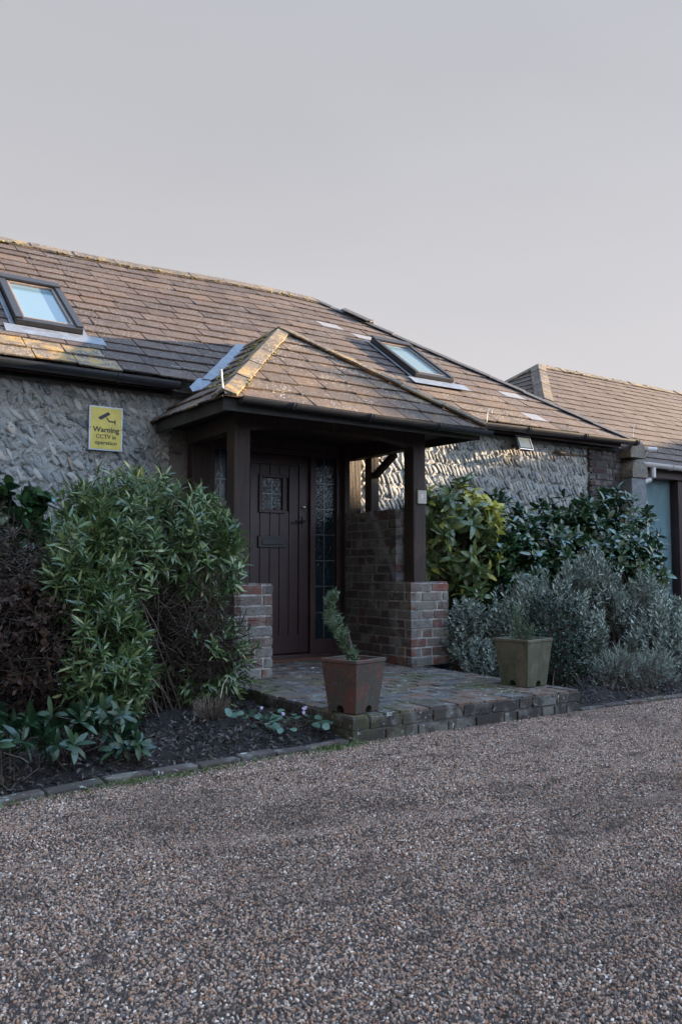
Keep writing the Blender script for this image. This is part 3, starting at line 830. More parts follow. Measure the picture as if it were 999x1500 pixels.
# ------------------------------------------------------------------ porch
porch = empty('porch', (3.45, 5.6, .14)); tag(porch, 'open timber porch on low brick walls with a lichened hipped slate roof', 'porch')
PX0, PX1, PY, PZ = 2.30, 4.62, 4.90, 2.09
AX, AY, AZ = 3.45, 6.22, 3.05
A_ = Vector((AX, AY, AZ)); FLc = Vector((PX0, PY, PZ)); FRc = Vector((PX1, PY, PZ))
BLc = Vector((PX0, 6.28, PZ+.03)); BRc = Vector((PX1, 6.28, PZ+.03))
BK = Vector((AX, EY+(AZ-EZ)/K+.05, AZ))
mb = MB()
def face_slates(mb, o, e, pts, seed, mat=lambda u, v: 0, tw=.26, th=.19):
    o = Vector(o); U = (Vector(e)-o).normalized(); pts = [Vector(p) for p in pts]
    far = max(pts, key=lambda p: ((p-o)-U*(p-o).dot(U)).length); V = ((far-o)-U*(far-o).dot(U)).normalized()
    slates(mb, o, U, V, [((p-o).dot(U), (p-o).dot(V)) for p in pts], tw, th, mat=mat, seed=seed)
    return U.cross(V).normalized()
n_f = face_slates(mb, FLc, FRc, [FLc, FRc, A_], 11, tw=.27)
if n_f.z < 0: n_f = -n_f
vl = BLc+Vector((0, 0, 0))
# side slopes: eave, hip and ridge run back to the valley on the main roof
def side(mb, f, b_, seed):
    ext = b_+(b_-f).normalized()*0.0
    o = f; U = (b_-f).normalized()
    V = ((A_-o)-U*(A_-o).dot(U)).normalized()
    pts = [f, b_, BK, A_]
    poly_ = [((p-o).dot(U), (p-o).dot(V)) for p in pts]
    slates(mb, o, U, V, poly_, .26, .19, seed=seed)
    n = U.cross(V).normalized()
    return n if n.z > 0 else -n
n_l = side(mb, FLc, BLc, 12); n_r = side(mb, FRc, BRc, 13)
part(mb, 'roof', [M_slate_y, M_under], porch)
mb = MB()
ridge(mb, FLc+Vector((-.02, -.02, 0)), A_, n_l, n_f, .095, .40, seed=21)
ridge(mb, FRc+Vector((.02, -.02, 0)), A_, n_f, n_r, .06, .40, seed=22, lift=.03)
ridge(mb, A_, BK, n_l, n_r, .10, .40, seed=23)
moss_lumps(mb, FLc+Vector((.12, .02, .05)), A_+Vector((.08, -.03, -.02)), 110, (.02, .02, .01), (.006, .018), seed=6)
moss_lumps(mb, FLc+Vector((-.02, .15, .06)), A_+Vector((-.1, .0, -.04)), 90, (.04, .04, .02), (.006, .016), seed=8)
part(mb, 'hip_tiles', [slate_mat('yellow_lichen_hip', [(0, (.11, .09, .07)), (1, (.20, .16, .115))], 1, .95), M_moss], porch)
# valley lead
mb = MB()
kx = (AZ-PZ)/(AX-PX0)
def vpt(t):
    z = EZ-.02+(AZ-EZ+.02)*t; return Vector((PX0+(z-PZ)/kx, EY+(z-EZ)/K, z))
nM = Vector((0, -spn, cp)); prev = None; nv = 8
for i in range(nv+1):
    p = vpt(i/nv)+nM*(.034+.004*math.sin(i*2.1)); l_ = p+Vector((-.10-.003*math.sin(i*3.7), 0, 0)); q_ = p+Vector((.05, 0, .045))
    cur = (l_, p, q_)
    if prev:
        top_ = [prev[0], cur[0], cur[1], prev[1], cur[2], prev[2]]
        mb.add(top_+[v-Vector((0, 0, .006)) for v in top_], [(0, 1, 2, 3), (3, 2, 4, 5), (6, 9, 8, 7), (9, 11, 10, 8), (0, 6, 7, 1), (5, 4, 10, 11)])
    prev = cur
p = vpt(0)
tg = [p+Vector((-.13, -.01, .03)), p+Vector((.03, -.01, .04)), p+Vector((-.02, -.06, -.03)), p+Vector((-.20, -.07, -.10)), p+Vector((-.22, -.05, -.06))]
mb.add(tg+[v-Vector((0, -.004, .006)) for v in tg], [(0, 1, 2, 3, 4), (9, 8, 7, 6, 5)]+[(i, (i+1) % 5, 5+(i+1) % 5, 5+i) for i in range(5)])
part(mb, 'valley_flashing', M_lead, porch)
mb = MB(); mb.tube([(2.27, 4.90, 2.26), (2.275, 4.885, 2.14), (2.29, 4.87, 2.10), (2.36, 4.87, 2.095)], .007, 6)
part(mb, 'hip_iron', simple('pale_hip_iron', (.5, .48, .45), .5, 30, .1, 0), porch)
# eaves boards, soffit
mb = MB()
mb.beam(FLc+Vector((.0, .03, -.045)), FRc+Vector((0, .03, -.045)), .022, .10)
mb.beam(FLc+Vector((.03, .02, -.045)), BLc+Vector((.03, -.05, -.045)), .022, .10)
mb.beam(FRc+Vector((-.03, .02, -.045)), BRc+Vector((-.03, -.05, -.045)), .022, .10)
part(mb, 'eaves_board', simple('dark_eaves_board', (.022, .022, .021), .8, 15, .4, .3), porch)
mb = MB(); mb.box(PX0+.05, PX1-.05, PY+.05, WY-.03, PZ-.022, PZ-.012)
part(mb, 'ceiling', M_oak, porch)
mb = MB(); half_pipe(mb, (PX0+.10, PY-.045, PZ-.005), (PX1+.05, PY-.045, PZ-.03), .045)
brackets(mb, (PX0+.10, PY-.045, PZ-.005), (PX1+.05, PY-.045, PZ-.03), .045, .66)
part(mb, 'gutter', M_black, porch)
# beams
mb = MB()
n = 14; vv = []
for yy in (5.24, 5.36):
    for k in range(n+1):
        x = 2.66+(4.19-2.66)*k/n; t = (k/n-.5)*2
        vv.append((x, yy, 1.99-.055*t**4))
    for k in range(n+1): vv.append((2.66+(4.19-2.66)*k/n, yy, PZ-.024))
m_ = n+1; fs = []
for k in range(n):
    fs += [(k, k+1, m_+k+1, m_+k), (2*m_+k, 3*m_+k, 3*m_+k+1, 2*m_+k+1), (k, 2*m_+k, 2*m_+k+1, k+1), (m_+k, m_+k+1, 3*m_+k+1, 3*m_+k)]
fs += [(0, m_, 3*m_, 2*m_), (n, 2*m_+n, 3*m_+n, m_+n)]
mb.add(vv, fs)
part(mb, 'beam', M_oak, porch, bevel=.004)
for x in (2.60, 4.235):
    mb = MB(); mb.box(x-.05, x+.05, 5.375, WY-.1, 1.94, PZ-.026); part(mb, 'beam', M_oak, porch, bevel=.005)
for x in (2.60, 4.235):
    mb = MB(); mb.box(x-.065, x+.065, 5.235, 5.365, .819, PZ-.026); part(mb, 'post', M_oak, porch, bevel=.008)
mb = MB(); mb.box(4.285, 4.375, 6.0, 6.10, 1.42, PZ-.026); mb.beam((4.33, 6.0, 1.78), (4.33, 5.7, 1.95), .05, .06)
part(mb, 'post', M_oak, porch, bevel=.006)
# low walls
brick_block('brick_pier', 2.53, 2.83, 5.2, 5.5, .142, 9, 'flr', None)
brick_block('brick_pier', 4.11, 4.50, 5.2, 5.5, .142, 9, 'flr', None)
for o in [o for o in bpy.data.objects if o.name.startswith('brick_pier')]:
    o.parent = porch; o.location = -Vector(porch.location)
def topf(u): return 1.42
def banded_brick():
    m = brick_mat('pale_banded_dark_brick', [(p, tuple((x*.6+sum(c)/3*.4)*.62 for x in c)) for p, c in BC]); nt = m.node_tree
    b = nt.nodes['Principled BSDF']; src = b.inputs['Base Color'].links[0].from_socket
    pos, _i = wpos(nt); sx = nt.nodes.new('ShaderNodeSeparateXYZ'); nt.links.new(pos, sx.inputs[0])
    # a pale blue-grey diagonal band across the bricks
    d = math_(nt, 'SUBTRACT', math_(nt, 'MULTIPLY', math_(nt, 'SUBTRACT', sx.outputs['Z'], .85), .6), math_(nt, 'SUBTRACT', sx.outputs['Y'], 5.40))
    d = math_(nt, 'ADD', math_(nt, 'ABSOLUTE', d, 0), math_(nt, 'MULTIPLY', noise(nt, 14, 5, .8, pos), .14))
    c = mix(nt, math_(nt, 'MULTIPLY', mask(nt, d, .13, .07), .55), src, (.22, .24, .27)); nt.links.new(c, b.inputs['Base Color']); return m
M_bandb = banded_brick()
for x0, x1, fl in ((4.11, 4.30, -1), (2.53, 2.66, 1)):
    mb = MB()
    ys = [5.40, 6.22]
    vv = []
    for xx in (x0+.002, x1-.002):
        vv += [(xx, 6.22, .1), (xx, 5.40, .1)]+[(xx, yy, topf(yy-5.5)-.012) for yy in ys]
    m_ = len(ys)+2
    mb.add(vv, [tuple(range(m_)), tuple(range(m_, 2*m_))[::-1]]+[(i, (i+1) % m_, m_+(i+1) % m_, m_+i) for i in range(m_)], 1)
    if fl < 0:
        lay_face(mb, (x0+.002, 5.40, 0), (0, 1, 0), (-1, 0, 0), .82, .142, 17, top=topf)
    else:
        lay_face(mb, (x1, 5.40, 0), (0, 1, 0), (1, 0, 0), .82, .142, 17, top=topf)
    # lead-grey mortar dressing on the raking part
    for q in range(7): mb.box(x0-.004, x1+.004, 5.40+q*.115, 5.40+q*.115+.105, 1.38, 1.432, 0, jit=.003)
    lay_face(mb, (x0, 5.394, 0), (1, 0, 0), (0, -1, 0), x1-x0, .83, 7, depth=.08)
    part(mb, 'low_wall', [M_bandb if fl < 0 else M_brick, M_mortar_dark], porch, bevel=.003)

# house-letter plaque
pl = empty('plaque', (4.245, 5.234, 1.53)); tag(pl, 'small pale square plaque on the right porch post', 'plaque')
mb = MB(); mb.box(4.205, 4.295, 5.218, 5.234, 1.47, 1.58); part(mb, 'plate', simple('pale_stone_plate', (.42, .38, .34), .7, 60, .12, .2), pl, bevel=.002)
def text_mesh(txt, size, name, mat, parent, loc, bold=0, extr=.0015, align='CENTER', root=None, sx=1):
    cu = bpy.data.curves.new(name, 'FONT'); cu.body = txt; cu.size = size; cu.extrude = extr; cu.offset = bold; cu.align_x = align
    ob = bpy.data.objects.new('tmp_text', cu); COL.objects.link(ob)
    dg = bpy.context.evaluated_depsgraph_get()
    me = bpy.data.meshes.new_from_object(ob.evaluated_get(dg)); me.name = name
    bpy.data.objects.remove(ob); bpy.data.curves.remove(cu)
    me.transform(Matrix.Rotation(R(90), 4, 'X') @ Matrix.Diagonal((sx, 1, 1, 1)))
    me.materials.clear(); me.materials.append(mat)
    o = bpy.data.objects.new(name, me); COL.objects.link(o); o.parent = root
    o.location = Vector(loc)-Vector(root.location); return o
text_mesh('F', .058, 'lettering', simple('plate_letter', (.75, .72, .68), .6, 60, .05, 0), None, (4.247, 5.2175, 1.506), .001, root=pl)

# ------------------------------------------------------------------ warning sign
sg = empty('warning_sign', (1.905, 6.21, 2.0)); tag(sg, 'yellow CCTV warning sign with pale border fixed to the flint wall', 'sign')
SX = 1.775; SW = .262; SZ0 = 1.845; SH = .345; sy = 6.205
mb = MB(); mb.box(SX, SX+SW, sy, sy+.012, SZ0, SZ0+SH); part(mb, 'border', simple('pale_blue_white_board', (.55, .60, .66), .4, 30, .06, 0), sg, bevel=.002)
mb = MB(); mb.box(SX+.011, SX+SW-.011, sy-.003, sy-.0005, SZ0+.011, SZ0+SH-.011); part(mb, 'board', simple('sign_yellow', (.60, .50, .10), .45, 9, .16, .05), sg)
M_ink = simple('sign_ink', (.012, .011, .02), .5, 30, .1, 0)
scx = SX+SW/2
text_mesh('Warning', .058, 'lettering', M_ink, None, (scx, sy-.004, SZ0+.143), .0012, .001, root=sg)
text_mesh('CCTV in', .044, 'lettering', M_ink, None, (scx, sy-.004, SZ0+.093), .0005, .001, root=sg)
text_mesh('operation', .044, 'lettering', M_ink, None, (scx, sy-.004, SZ0+.046), .0005, .001, root=sg)
mb = MB()
def prism2(mb, pts, y0, y1):
    n = len(pts); vv = [(p[0], y, p[1]) for y in (y0, y1) for p in pts]
    mb.add(vv, [tuple(range(n)), tuple(range(n, 2*n))[::-1]]+[(i, (i+1) % n, n+(i+1) % n, n+i) for i in range(n)])
def SP(px, py): return (SX+(px-218)/(748-218)*SW, SZ0+SH-(py-155)/(925-155)*SH)
prism2(mb, [SP(358, 352), SP(512, 245), SP(545, 290), SP(405, 395), SP(365, 378)], sy-.005, sy-.0032)
prism2(mb, [SP(478, 355), SP(492, 346), SP(530, 402), SP(516, 412)], sy-.005, sy-.0032)
prism2(mb, [SP(516, 402), SP(615, 405), SP(615, 428), SP(520, 424)], sy-.005, sy-.0033)
prism2(mb, [SP(614, 378), SP(630, 378), SP(630, 462), SP(614, 462)], sy-.005, sy-.0032)
part(mb, 'camera_pictogram', M_ink, sg)
for u in (.5,):
    for w_ in (.02, .98):
        mb = MB(); mb.tube([(SX+SW*w_+(.004 if w_ < .5 else -.004), sy-.0005, SZ0+SH*.5), (SX+SW*w_+(.004 if w_ < .5 else -.004), sy-.005, SZ0+SH*.5)], .004, 8); part(mb, 'screw', M_iron, sg)

# ------------------------------------------------------------------ floodlight
fl = empty('floodlight', (6.33, 6.2, 2.25)); tag(fl, 'black floodlight with motion sensor high on the flint wall', 'floodlight')
Mf = Matrix.Translation((6.33, 6.06, 2.27)) @ Matrix.Rotation(R(-22), 4, 'X')
mb = MB(); mb.box(-.10, .10, 0, .05, -.075, .075, M=Mf); mb.beam((6.33, 6.11, 2.27), (6.33, 6.23, 2.25), .05, .05)
part(mb, 'housing', M_black, fl, bevel=.006)
mb = MB(); mb.box(-.082, .082, -.006, -.001, -.06, .06, M=Mf); part(mb, 'lens', simple('floodlight_glass', (.05, .08, .09), .35, 20, .1, 0), fl)
mb = MB()
for a in ((-.10, .10, -.008, .0, .0755, .083), (-.10, .10, -.008, 0, -.083, -.0755), (.0975, .105, -.008, 0, -.075, .075)):
    mb.box(*a[:6], M=Mf)
part(mb, 'rim', simple('alu', (.5, .5, .5), .35, 20, .1, 0, .8), fl)
mb = MB(); mb.tube([(6.31, 6.2, 2.13), (6.31, 6.12, 2.12), (6.31, 6.085, 2.10)], [.02, .032, .026], 12); mb.beam((6.32, 6.2, 2.16), (6.32, 6.2, 2.22), .025, .02)
part(mb, 'sensor', M_white, fl)
# wire hooks on the gutters
def hook(x, y, z, lab, s=1):
    mb = MB(); pts = [(x-.02*s, y, z-.13*s), (x, y, z)]+[(x+.03*s-.03*s*math.cos(t), y, z+.035*s*math.sin(t)) for t in np.linspace(0, math.pi*1.15, 9)]
    pts += [(x+.045*s, y, z+.0), (x+.035*s, y, z+.008*s)]
    mb.tube(pts, .0035, 6); o = mb.build('wire_hook', simple('galvanised_wire', (.3, .3, .32), .4, 30, .1, 0, .7)); tag(o, lab, 'hook', 'curled wire hooks on the gutters'); return o
hook(5.72, 5.97, 2.52, 'curled wire hook standing on the gutter above the end of the porch roof')
hook(8.05, 5.97, 2.60, 'curled wire hook standing at the far right end of the main gutter')
# CCTV camera
cc = empty('security_camera', (8.42, 6.05, 2.38)); tag(cc, 'small white security camera on top of the round-topped wall end', 'camera')
mb = MB(); mb.tube([(8.42, 6.1, 2.30), (8.44, 6.02, 2.36)], .018, 8); mb.tube([(8.43, 6.06, 2.37), (8.50, 5.98, 2.36)], .035, 14); part(mb, 'housing', M_white, cc, smooth=False, bevel=.003)
mb = MB(); mb.tube([(8.50, 5.98, 2.36), (8.505, 5.974, 2.36)], .024, 14); part(mb, 'lens', M_black, cc)

# ------------------------------------------------------------------ barn on the right
barn = empty('barn', (11, 8, 0)); tag(barn, 'slate-roofed outbuilding with a hipped end and tall windows at the right', 'building')
BEY, BEZ, BRY = 6.25, 2.24, 9.05; BX0 = 7.0
bl_ = (BRY-BEY)/cp
def bpt(x, s): return Vector((x, BEY+s*cp, BEZ+s*spn))
mb = MB(); W_ = 20
slates(mb, bpt(BX0, 0), (1, 0, 0), (0, cp, spn), [(0, 0), (W_, 0), (W_, bl_), (BRY-BEY, bl_)], .30, .2, seed=31)
slates(mb, (BX0, 2*BRY-BEY, BEZ), (0, -1, 0), (cp, 0, spn), [(0, 0), (2*(BRY-BEY), 0), (BRY-BEY, bl_)], .30, .2, seed=32)
mb.add([(BX0, 2*BRY-BEY, BEZ), (BX0+W_, 2*BRY-BEY, BEZ), bpt(BX0+W_, bl_), bpt(BX0+BRY-BEY, bl_)], [(0, 1, 2, 3)], 1)
part(mb, 'roof', [slate_mat('brown_barn_slate', [(0, (.085, .062, .052)), (.5, (.13, .092, .072)), (1, (.10, .073, .062))], .4, .0), M_under], barn)
mb = MB(); bpk = bpt(BX0+BRY-BEY, bl_)
ridge(mb, bpk, bpt(BX0+W_, bl_), nF, nB, .14, .45, seed=33)
ridge(mb, (BX0, BEY, BEZ), bpk, Vector((-spn, 0, cp)), nF, .13, .45, seed=34)
ridge(mb, (BX0, 2*BRY-BEY, BEZ), bpk, Vector((-spn, 0, cp)), nB, .13, .45, seed=35)
moss_lumps(mb, bpk+Vector((0, -.1, -.04)), bpt(BX0+W_, bl_)+Vector((0, -.1, -.04)), 250, (0, .05, .03), (.008, .02), seed=9)
part(mb, 'ridge_tiles', [M_hip, M_moss], barn)
mb = MB(); half_pipe(mb, (8.42, BEY-.05, BEZ-.0), (26, BEY-.05, BEZ-.05), .055); brackets(mb, (8.42, BEY-.05, BEZ), (26, BEY-.05, BEZ-.05), .055, 1.1)
part(mb, 'gutter', simple('pale_grey_gutter', (.55, .53, .52), .4, 20, .08, 0), barn)
mb = MB(); mb.tube([(8.72, BEY-.05, BEZ-.05), (8.72, BEY-.05, BEZ-.17), (8.70, BEY-.02, BEZ-.2), (8.50, BEY+.05, BEZ-.28), (8.47, BEY+.05, BEZ-.32), (8.47, BEY+.05, 0.05)], .033, 10)
part(mb, 'downpipe', M_white, barn, smooth=False)
BWY = 6.42
mb = MB(); mb.box(8.12, 26, BWY-.12, BWY+.05, 2.08, 2.24); mb.box(8.12, 26, BWY-.16, BWY-.0, .0, .22)
for x in (8.50, 9.48, 10.4, 11.3, 12.3, 13.3, 14.3): mb.box(x-.05, x+.05, BWY-.08, BWY+.05, .22, 2.08)
part(mb, 'window_frame', M_frame, barn, bevel=.004)
# glazing, whole bays
for i, (a, b_) in enumerate(((8.55, 9.43), (9.53, 10.35), (10.45, 11.25), (11.35, 12.25), (12.35, 13.25), (13.35, 14.25))):
    g_ = MB(); g_.box(a, b_, BWY-.02, BWY-.012, .22, 2.08); go_ = part(g_, 'window', M_clear, barn)
    cu_ = MB(); cu_.box(a, b_, BWY+.046, BWY+.049, .22, 2.08); sub(cu_, 'pane_backing', simple('blue_grey_backing_%d' % i, (.31, .35, .375), .9, 4, .08, 0), go_)  # blue-grey sheet set behind each pane to tone the glass
    if i == 0:
        bl = MB(); bl.box(a+.01, a+.40, BWY+.03, BWY+.034, .75, 1.80); sub(bl, 'blind', simple('pale_blind', (.75, .78, .72), .8, 5, .04, 0), go_)
    if i == 1:
        fr = MB(); fr.box(a+.0, a+.03, BWY-.09, BWY-.025, .23, 1.7); sub(fr, 'frame', M_white, go_)
mb = MB(); mb.box(8.2, 26, BWY+.9, BWY+.95, 0, 2.3); part(mb, 'inner_wall', simple('bluegrey_room', (.25, .33, .38), .9), barn)
mb = MB(); mb.box(14.35, 26, BWY-.01, BWY+.1, 0, 2.1); part(mb, 'wall', M_fmortar, barn)

# ------------------------------------------------------------------ plants
def templ(kind):
    # rows of (t, halfwidth, fold height)
    if kind == 'lance': prof = [(.0, .02), (.3, .85), (.62, .9), (1, 0)]
    elif kind == 'oval': prof = [(.0, .05), (.3, .9), (.65, .95), (.88, .5), (1, 0)]
    elif kind == 'round': prof = [(.0, .35), (.25, .95), (.6, 1.0), (.88, .6), (1, .05)]
    else: prof = [(0, .3), (.5, 1), (1, 0)]
    return prof
def leaf_mesh(P, D, Nv, Ln, Wd, kind='lance', curl=.25, fold=.25, mats=None):
    P, D, Nv = map(np.asarray, (P, D, Nv)); n = len(P)
    D = D/np.linalg.norm(D, axis=1, keepdims=True)
    S = np.cross(D, Nv); S /= (np.linalg.norm(S, axis=1, keepdims=True)+1e-9); Nn = np.cross(S, D)
    Ln = np.asarray(Ln)[:, None]; Wd = np.asarray(Wd)[:, None]
    prof = templ(kind); rows = []
    V = []
    for t, w in prof:
        c = P+D*Ln*t-Nn*Ln*curl*t*t
        V += [c-S*Wd*w/2+Nn*Wd*w*fold/2, c, c+S*Wd*w/2+Nn*Wd*w*fold/2]
    V = np.stack(V, 1)         # n, 3k, 3
    k = len(prof); m = 3*k
    F = []
    for i in range(k-1):
        for j in (0, 1):
            F.append((3*i+j, 3*i+j+1, 3*(i+1)+j+1, 3*(i+1)+j))
    F = np.array(F); allF = (F[None]+(np.arange(n)*m)[:, None, None]).reshape(-1, 4)
    return V.reshape(-1, 3), allF
def np_obj(name, V, F, mats, parent=None, mi=None, smooth=True):
    me = bpy.data.meshes.new(name)
    me.vertices.add(len(V)); me.vertices.foreach_set('co', V.astype(np.float32).ravel())
    me.loops.add(F.size); me.loops.foreach_set('vertex_index', F.astype(np.int32).ravel())
    me.polygons.add(len(F)); me.polygons.foreach_set('loop_start', np.arange(0, F.size, F.shape[1], dtype=np.int32))
    me.polygons.foreach_set('loop_total', np.full(len(F), F.shape[1], dtype=np.int32))
    for m in (mats if isinstance(mats, (list, tuple)) else [mats]): me.materials.append(m)
    if mi is not None: me.polygons.foreach_set('material_index', np.asarray(mi, dtype=np.int32))
    if smooth: me.polygons.foreach_set('use_smooth', np.ones(len(F), dtype=bool))
    me.update(); me.validate()
    o = bpy.data.objects.new(name, me); COL.objects.link(o)
    if parent: o.parent = parent; o.location = -Vector(parent.location)
    return o
def leaf_mat(name, cols, rough=.35, trans=.2, spots=None, spec=.5):
    m, nt, b, out = nm(name); pos, isl = wpos(nt)
    c = ramp(nt, isl, cols)
    c = mix(nt, math_(nt, 'MULTIPLY', mask(nt, noise(nt, 30, 3, .6, pos), .4, .7), .35), c, tuple(x*1.5 for x in cols[len(cols)//2][1]))
    if spots:
        s_ = mask(nt, noise(nt, 95, 3, .7, pos), .50, .62)
        c = mix(nt, math_(nt, 'MULTIPLY', s_, .8), c, spots)
    nt.links.new(c, b.inputs['Base Color']); b.inputs['Roughness'].default_value = rough; b.inputs['Specular IOR Level'].default_value = spec
    tr = nt.nodes.new('ShaderNodeBsdfTranslucent'); nt.links.new(c, tr.inputs[0])
    mx = nt.nodes.new('ShaderNodeMixShader'); mx.inputs[0].default_value = trans
    nt.links.new(b.outputs[0], mx.inputs[1]); nt.links.new(tr.outputs[0], mx.inputs[2]); nt.links.new(mx.outputs[0], out.inputs[0])
    return m
M_stem = simple('brown_stem', (.07, .05, .035), .8, 60, .4, .3)
M_twig = simple('dry_twig', (.042, .025, .016), .85, 60, .5, .2)

def unit(v): return v/(np.linalg.norm(v, axis=-1, keepdims=True)+1e-9)
def shell_points(ells, n, inner=.55, seed=0, zmin=.03):
    """ells: list of (cx,cy,cz,rx,ry,rz[,weight])"""
    r_ = np.random.default_rng(seed); w = np.array([e[3]*e[5]*(e[6] if len(e) > 6 else 1) for e in ells]); w /= w.sum()
    idx = r_.choice(len(ells), n*3, p=w); E = np.array([e[:6] for e in ells])[idx]
    d = unit(r_.normal(size=(n*3, 3))); rad = inner+(1-inner)*r_.random(n*3)**.5
    # lumpy outline
    lump = 1+.12*np.sin(d[:, 0]*5+E[:, 0]*9)*np.cos(d[:, 2]*6+idx)+.08*np.sin(d[:, 1]*11+d[:, 2]*9)
    P = E[:, :3]+d*E[:, 3:6]*(rad*lump)[:, None]
    ok = P[:, 2] > zmin
    # drop points deep inside other ellipsoids
    for e in ells:
        q = (P-np.array(e[:3]))/np.array(e[3:6]); ok &= (np.linalg.norm(q, axis=1) > inner*.8)
    P, d = P[ok][:n], d[ok][:n]
    return P, d
def rosettes(P, axis, k, L, W, spread=55, seed=0, jl=.25, along=.05):
    """k leaves round every tip"""
    r_ = np.random.default_rng(seed); n = len(P)
    a = unit(axis); ref = np.where(np.abs(a[:, 2:3]) > .9, [[1., 0, 0]], [[0, 0, 1.]])
    u = unit(np.cross(a, ref)); v = np.cross(a, u)
    PP = np.repeat(P, k, 0); A = np.repeat(a, k, 0); U = np.repeat(u, k, 0); Vv = np.repeat(v, k, 0)
    ph = np.tile(np.arange(k)*2.4, n)+np.repeat(r_.random(n)*6.28, k)+r_.normal(0, .25, n*k)
    sp_ = np.radians(spread*(.35+.75*np.tile((np.arange(k)+.5)/k, n)))*r_.uniform(.75, 1.25, n*k)
    rad = U*np.cos(ph)[:, None]+Vv*np.sin(ph)[:, None]
    D = A*np.cos(sp_)[:, None]+rad*np.sin(sp_)[:, None]
    Nn = unit(A*np.sin(sp_)[:, None]-rad*np.cos(sp_)[:, None]+r_.normal(0, .25, (n*k, 3)))
    base = PP-A*(along*np.tile(np.arange(k)/k, n))[:, None]
    return base, D, Nn, L*r_.uniform(1-jl, 1+jl, n*k), W*r_.uniform(1-jl, 1+jl, n*k)
def stems(base_pts, tips, r0=.006, r1=.0018, seed=0, seg=5, wob=.04):
    r_ = np.random.default_rng(seed); n = len(tips); b_ = base_pts
    T = np.linspace(0, 1, seg); V = []; 
    w = r_.normal(0, wob, (n, 3)); w2 = r_.normal(0, wob*.5, (n, 3))
    ctr = []
    for t in T:
        c = b_*(1-t)+tips*t+w*np.sin(math.pi*t)+w2*np.sin(2*math.pi*t); c[:, 2] += .08*np.sin(math.pi*t)*np.linalg.norm((tips-b_)[:, :2], axis=1)
        ctr.append(c)
    ctr = np.stack(ctr, 1)
    for i, t in enumerate(T):
        d = unit(ctr[:, min(i+1, seg-1)]-ctr[:, max(i-1, 0)])
        u = unit(np.cross(d, [[.3, .2, .93]])); v = np.cross(d, u); r = r0*(1-t)+r1*t
        for k in range(3):
            a = 2*math.pi*k/3; V.append(ctr[:, i]+(u*math.cos(a)+v*math.sin(a))*r)
    V = np.stack(V, 1); F = []
    for i in range(seg-1):
        for k in range(3): F.append((3*i+k, 3*i+(k+1) % 3, 3*(i+1)+(k+1) % 3, 3*(i+1)+k))
    F = np.array(F); m = 3*seg
    return V.reshape(-1, 3), (F[None]+(np.arange(n)*m)[:, None, None]).reshape(-1, 4)
def clumpy(ells, per, rad, seed):
    r_ = random.Random(seed); out = list(ells)
    for e in ells:
        for i in range(per):
            v = Vector([r_.gauss(0, 1) for _ in range(3)]).normalized(); v.z = abs(v.z)*.9+.05 if r_.random() < .75 else v.z
            q = rad*r_.uniform(.7, 1.3)
            out.append((e[0]+v.x*e[3]*.85, e[1]+v.y*e[4]*.85, e[2]+v.z*e[5]*.85, q*.8, q*.8, q*1.5))
    return out
def shrub(name, label, cat, base, ells, ntips, k, L, W, kind, mat, seed, up=.5, spread=60, inner=.5, curl=.25, fold=.3, nst=None, group=None, stem_mat=None, along=.05, jl=.28, jaxis=.35, bspread=.12, matfn=None, stem_r=.007):
    root = empty(name, base); tag(root, label, cat, group)
    P, d = shell_points(ells, ntips, inner, seed)
    r_ = np.random.default_rng(seed+1)
    axis = unit(d+np.array([0, 0, up])+r_.normal(0, jaxis, d.shape))
    pp = rosettes(P, axis, k, L, W, spread, seed+2, jl, along)
    V, F = leaf_mesh(*pp, kind=kind, curl=curl, fold=fold)
    mi = None
    if matfn is not None:
        per = len(templ(kind))-1; mi = np.repeat(matfn(pp[0]), per*2)
    np_obj('foliage', V, F, mat, root, mi)
    ns = nst or min(len(P), 400); sel = r_.choice(len(P), min(ns, len(P)), replace=False)
    bp = np.tile(np.array(base, float), (len(sel), 1)); bp[:, 2] = .03; bp[:, :2] += r_.normal(0, bspread, (len(sel), 2))
    V, F = stems(bp, P[sel], stem_r, .0016, seed+3)
    np_obj('stems', V, F, stem_mat or M_stem, root)
    return root
def twig_mass(root, ells, n, seed, L=.22, mat=None, r=.002, name='twigs'):
    P, d = shell_points(ells, n, .15, seed); r_ = np.random.default_rng(seed)
    dr = unit(r_.normal(0, 1, P.shape)+np.array([0, -.3, .2]))
    V, F = stems(P-dr*L*.5, P+dr*L*.5, r*1.5, r*.6, seed, 5, L*.18)
    return np_obj(name, V, F, mat or M_twig, root)

M_l1 = leaf_mat('lance_leaf', [(0, (.02, .045, .018)), (.4, (.055, .10, .035)), (.75, (.10, .155, .05)), (.92, (.18, .23, .08)), (1, (.36, .38, .18))], .28, .24, spec=.7)
M_l2 = leaf_mat('dark_laurel_leaf', [(0, (.010, .032, .015)), (.5, (.022, .06, .025)), (.85, (.045, .095, .032)), (1, (.09, .14, .045))], .16, .15, spec=1.0)
M_l3 = leaf_mat('spotted_laurel_leaf', [(0, (.02, .05, .022)), (.5, (.045, .085, .035)), (.8, (.08, .125, .045)), (1, (.22, .25, .09))], .25, .2, (.22, .25, .09))
M_l3y = leaf_mat('yellow_laurel_leaf', [(0, (.34, .33, .05)), (.5, (.45, .42, .07)), (1, (.5, .46, .12))], .35, .35)
M_l4 = leaf_mat('grey_leaf', [(0, (.045, .06, .045)), (.45, (.13, .16, .125)), (.72, (.25, .285, .23)), (1, (.55, .6, .52))], .45, .15)
M_l5 = leaf_mat('box_leaf', [(0, (.012, .028, .018)), (.6, (.025, .05, .03)), (1, (.07, .10, .07))], .25, .1)
M_l6 = leaf_mat('brown_dead_leaf', [(0, (.02, .010, .006)), (.7, (.042, .02, .011)), (1, (.10, .05, .022))], .7, .15)
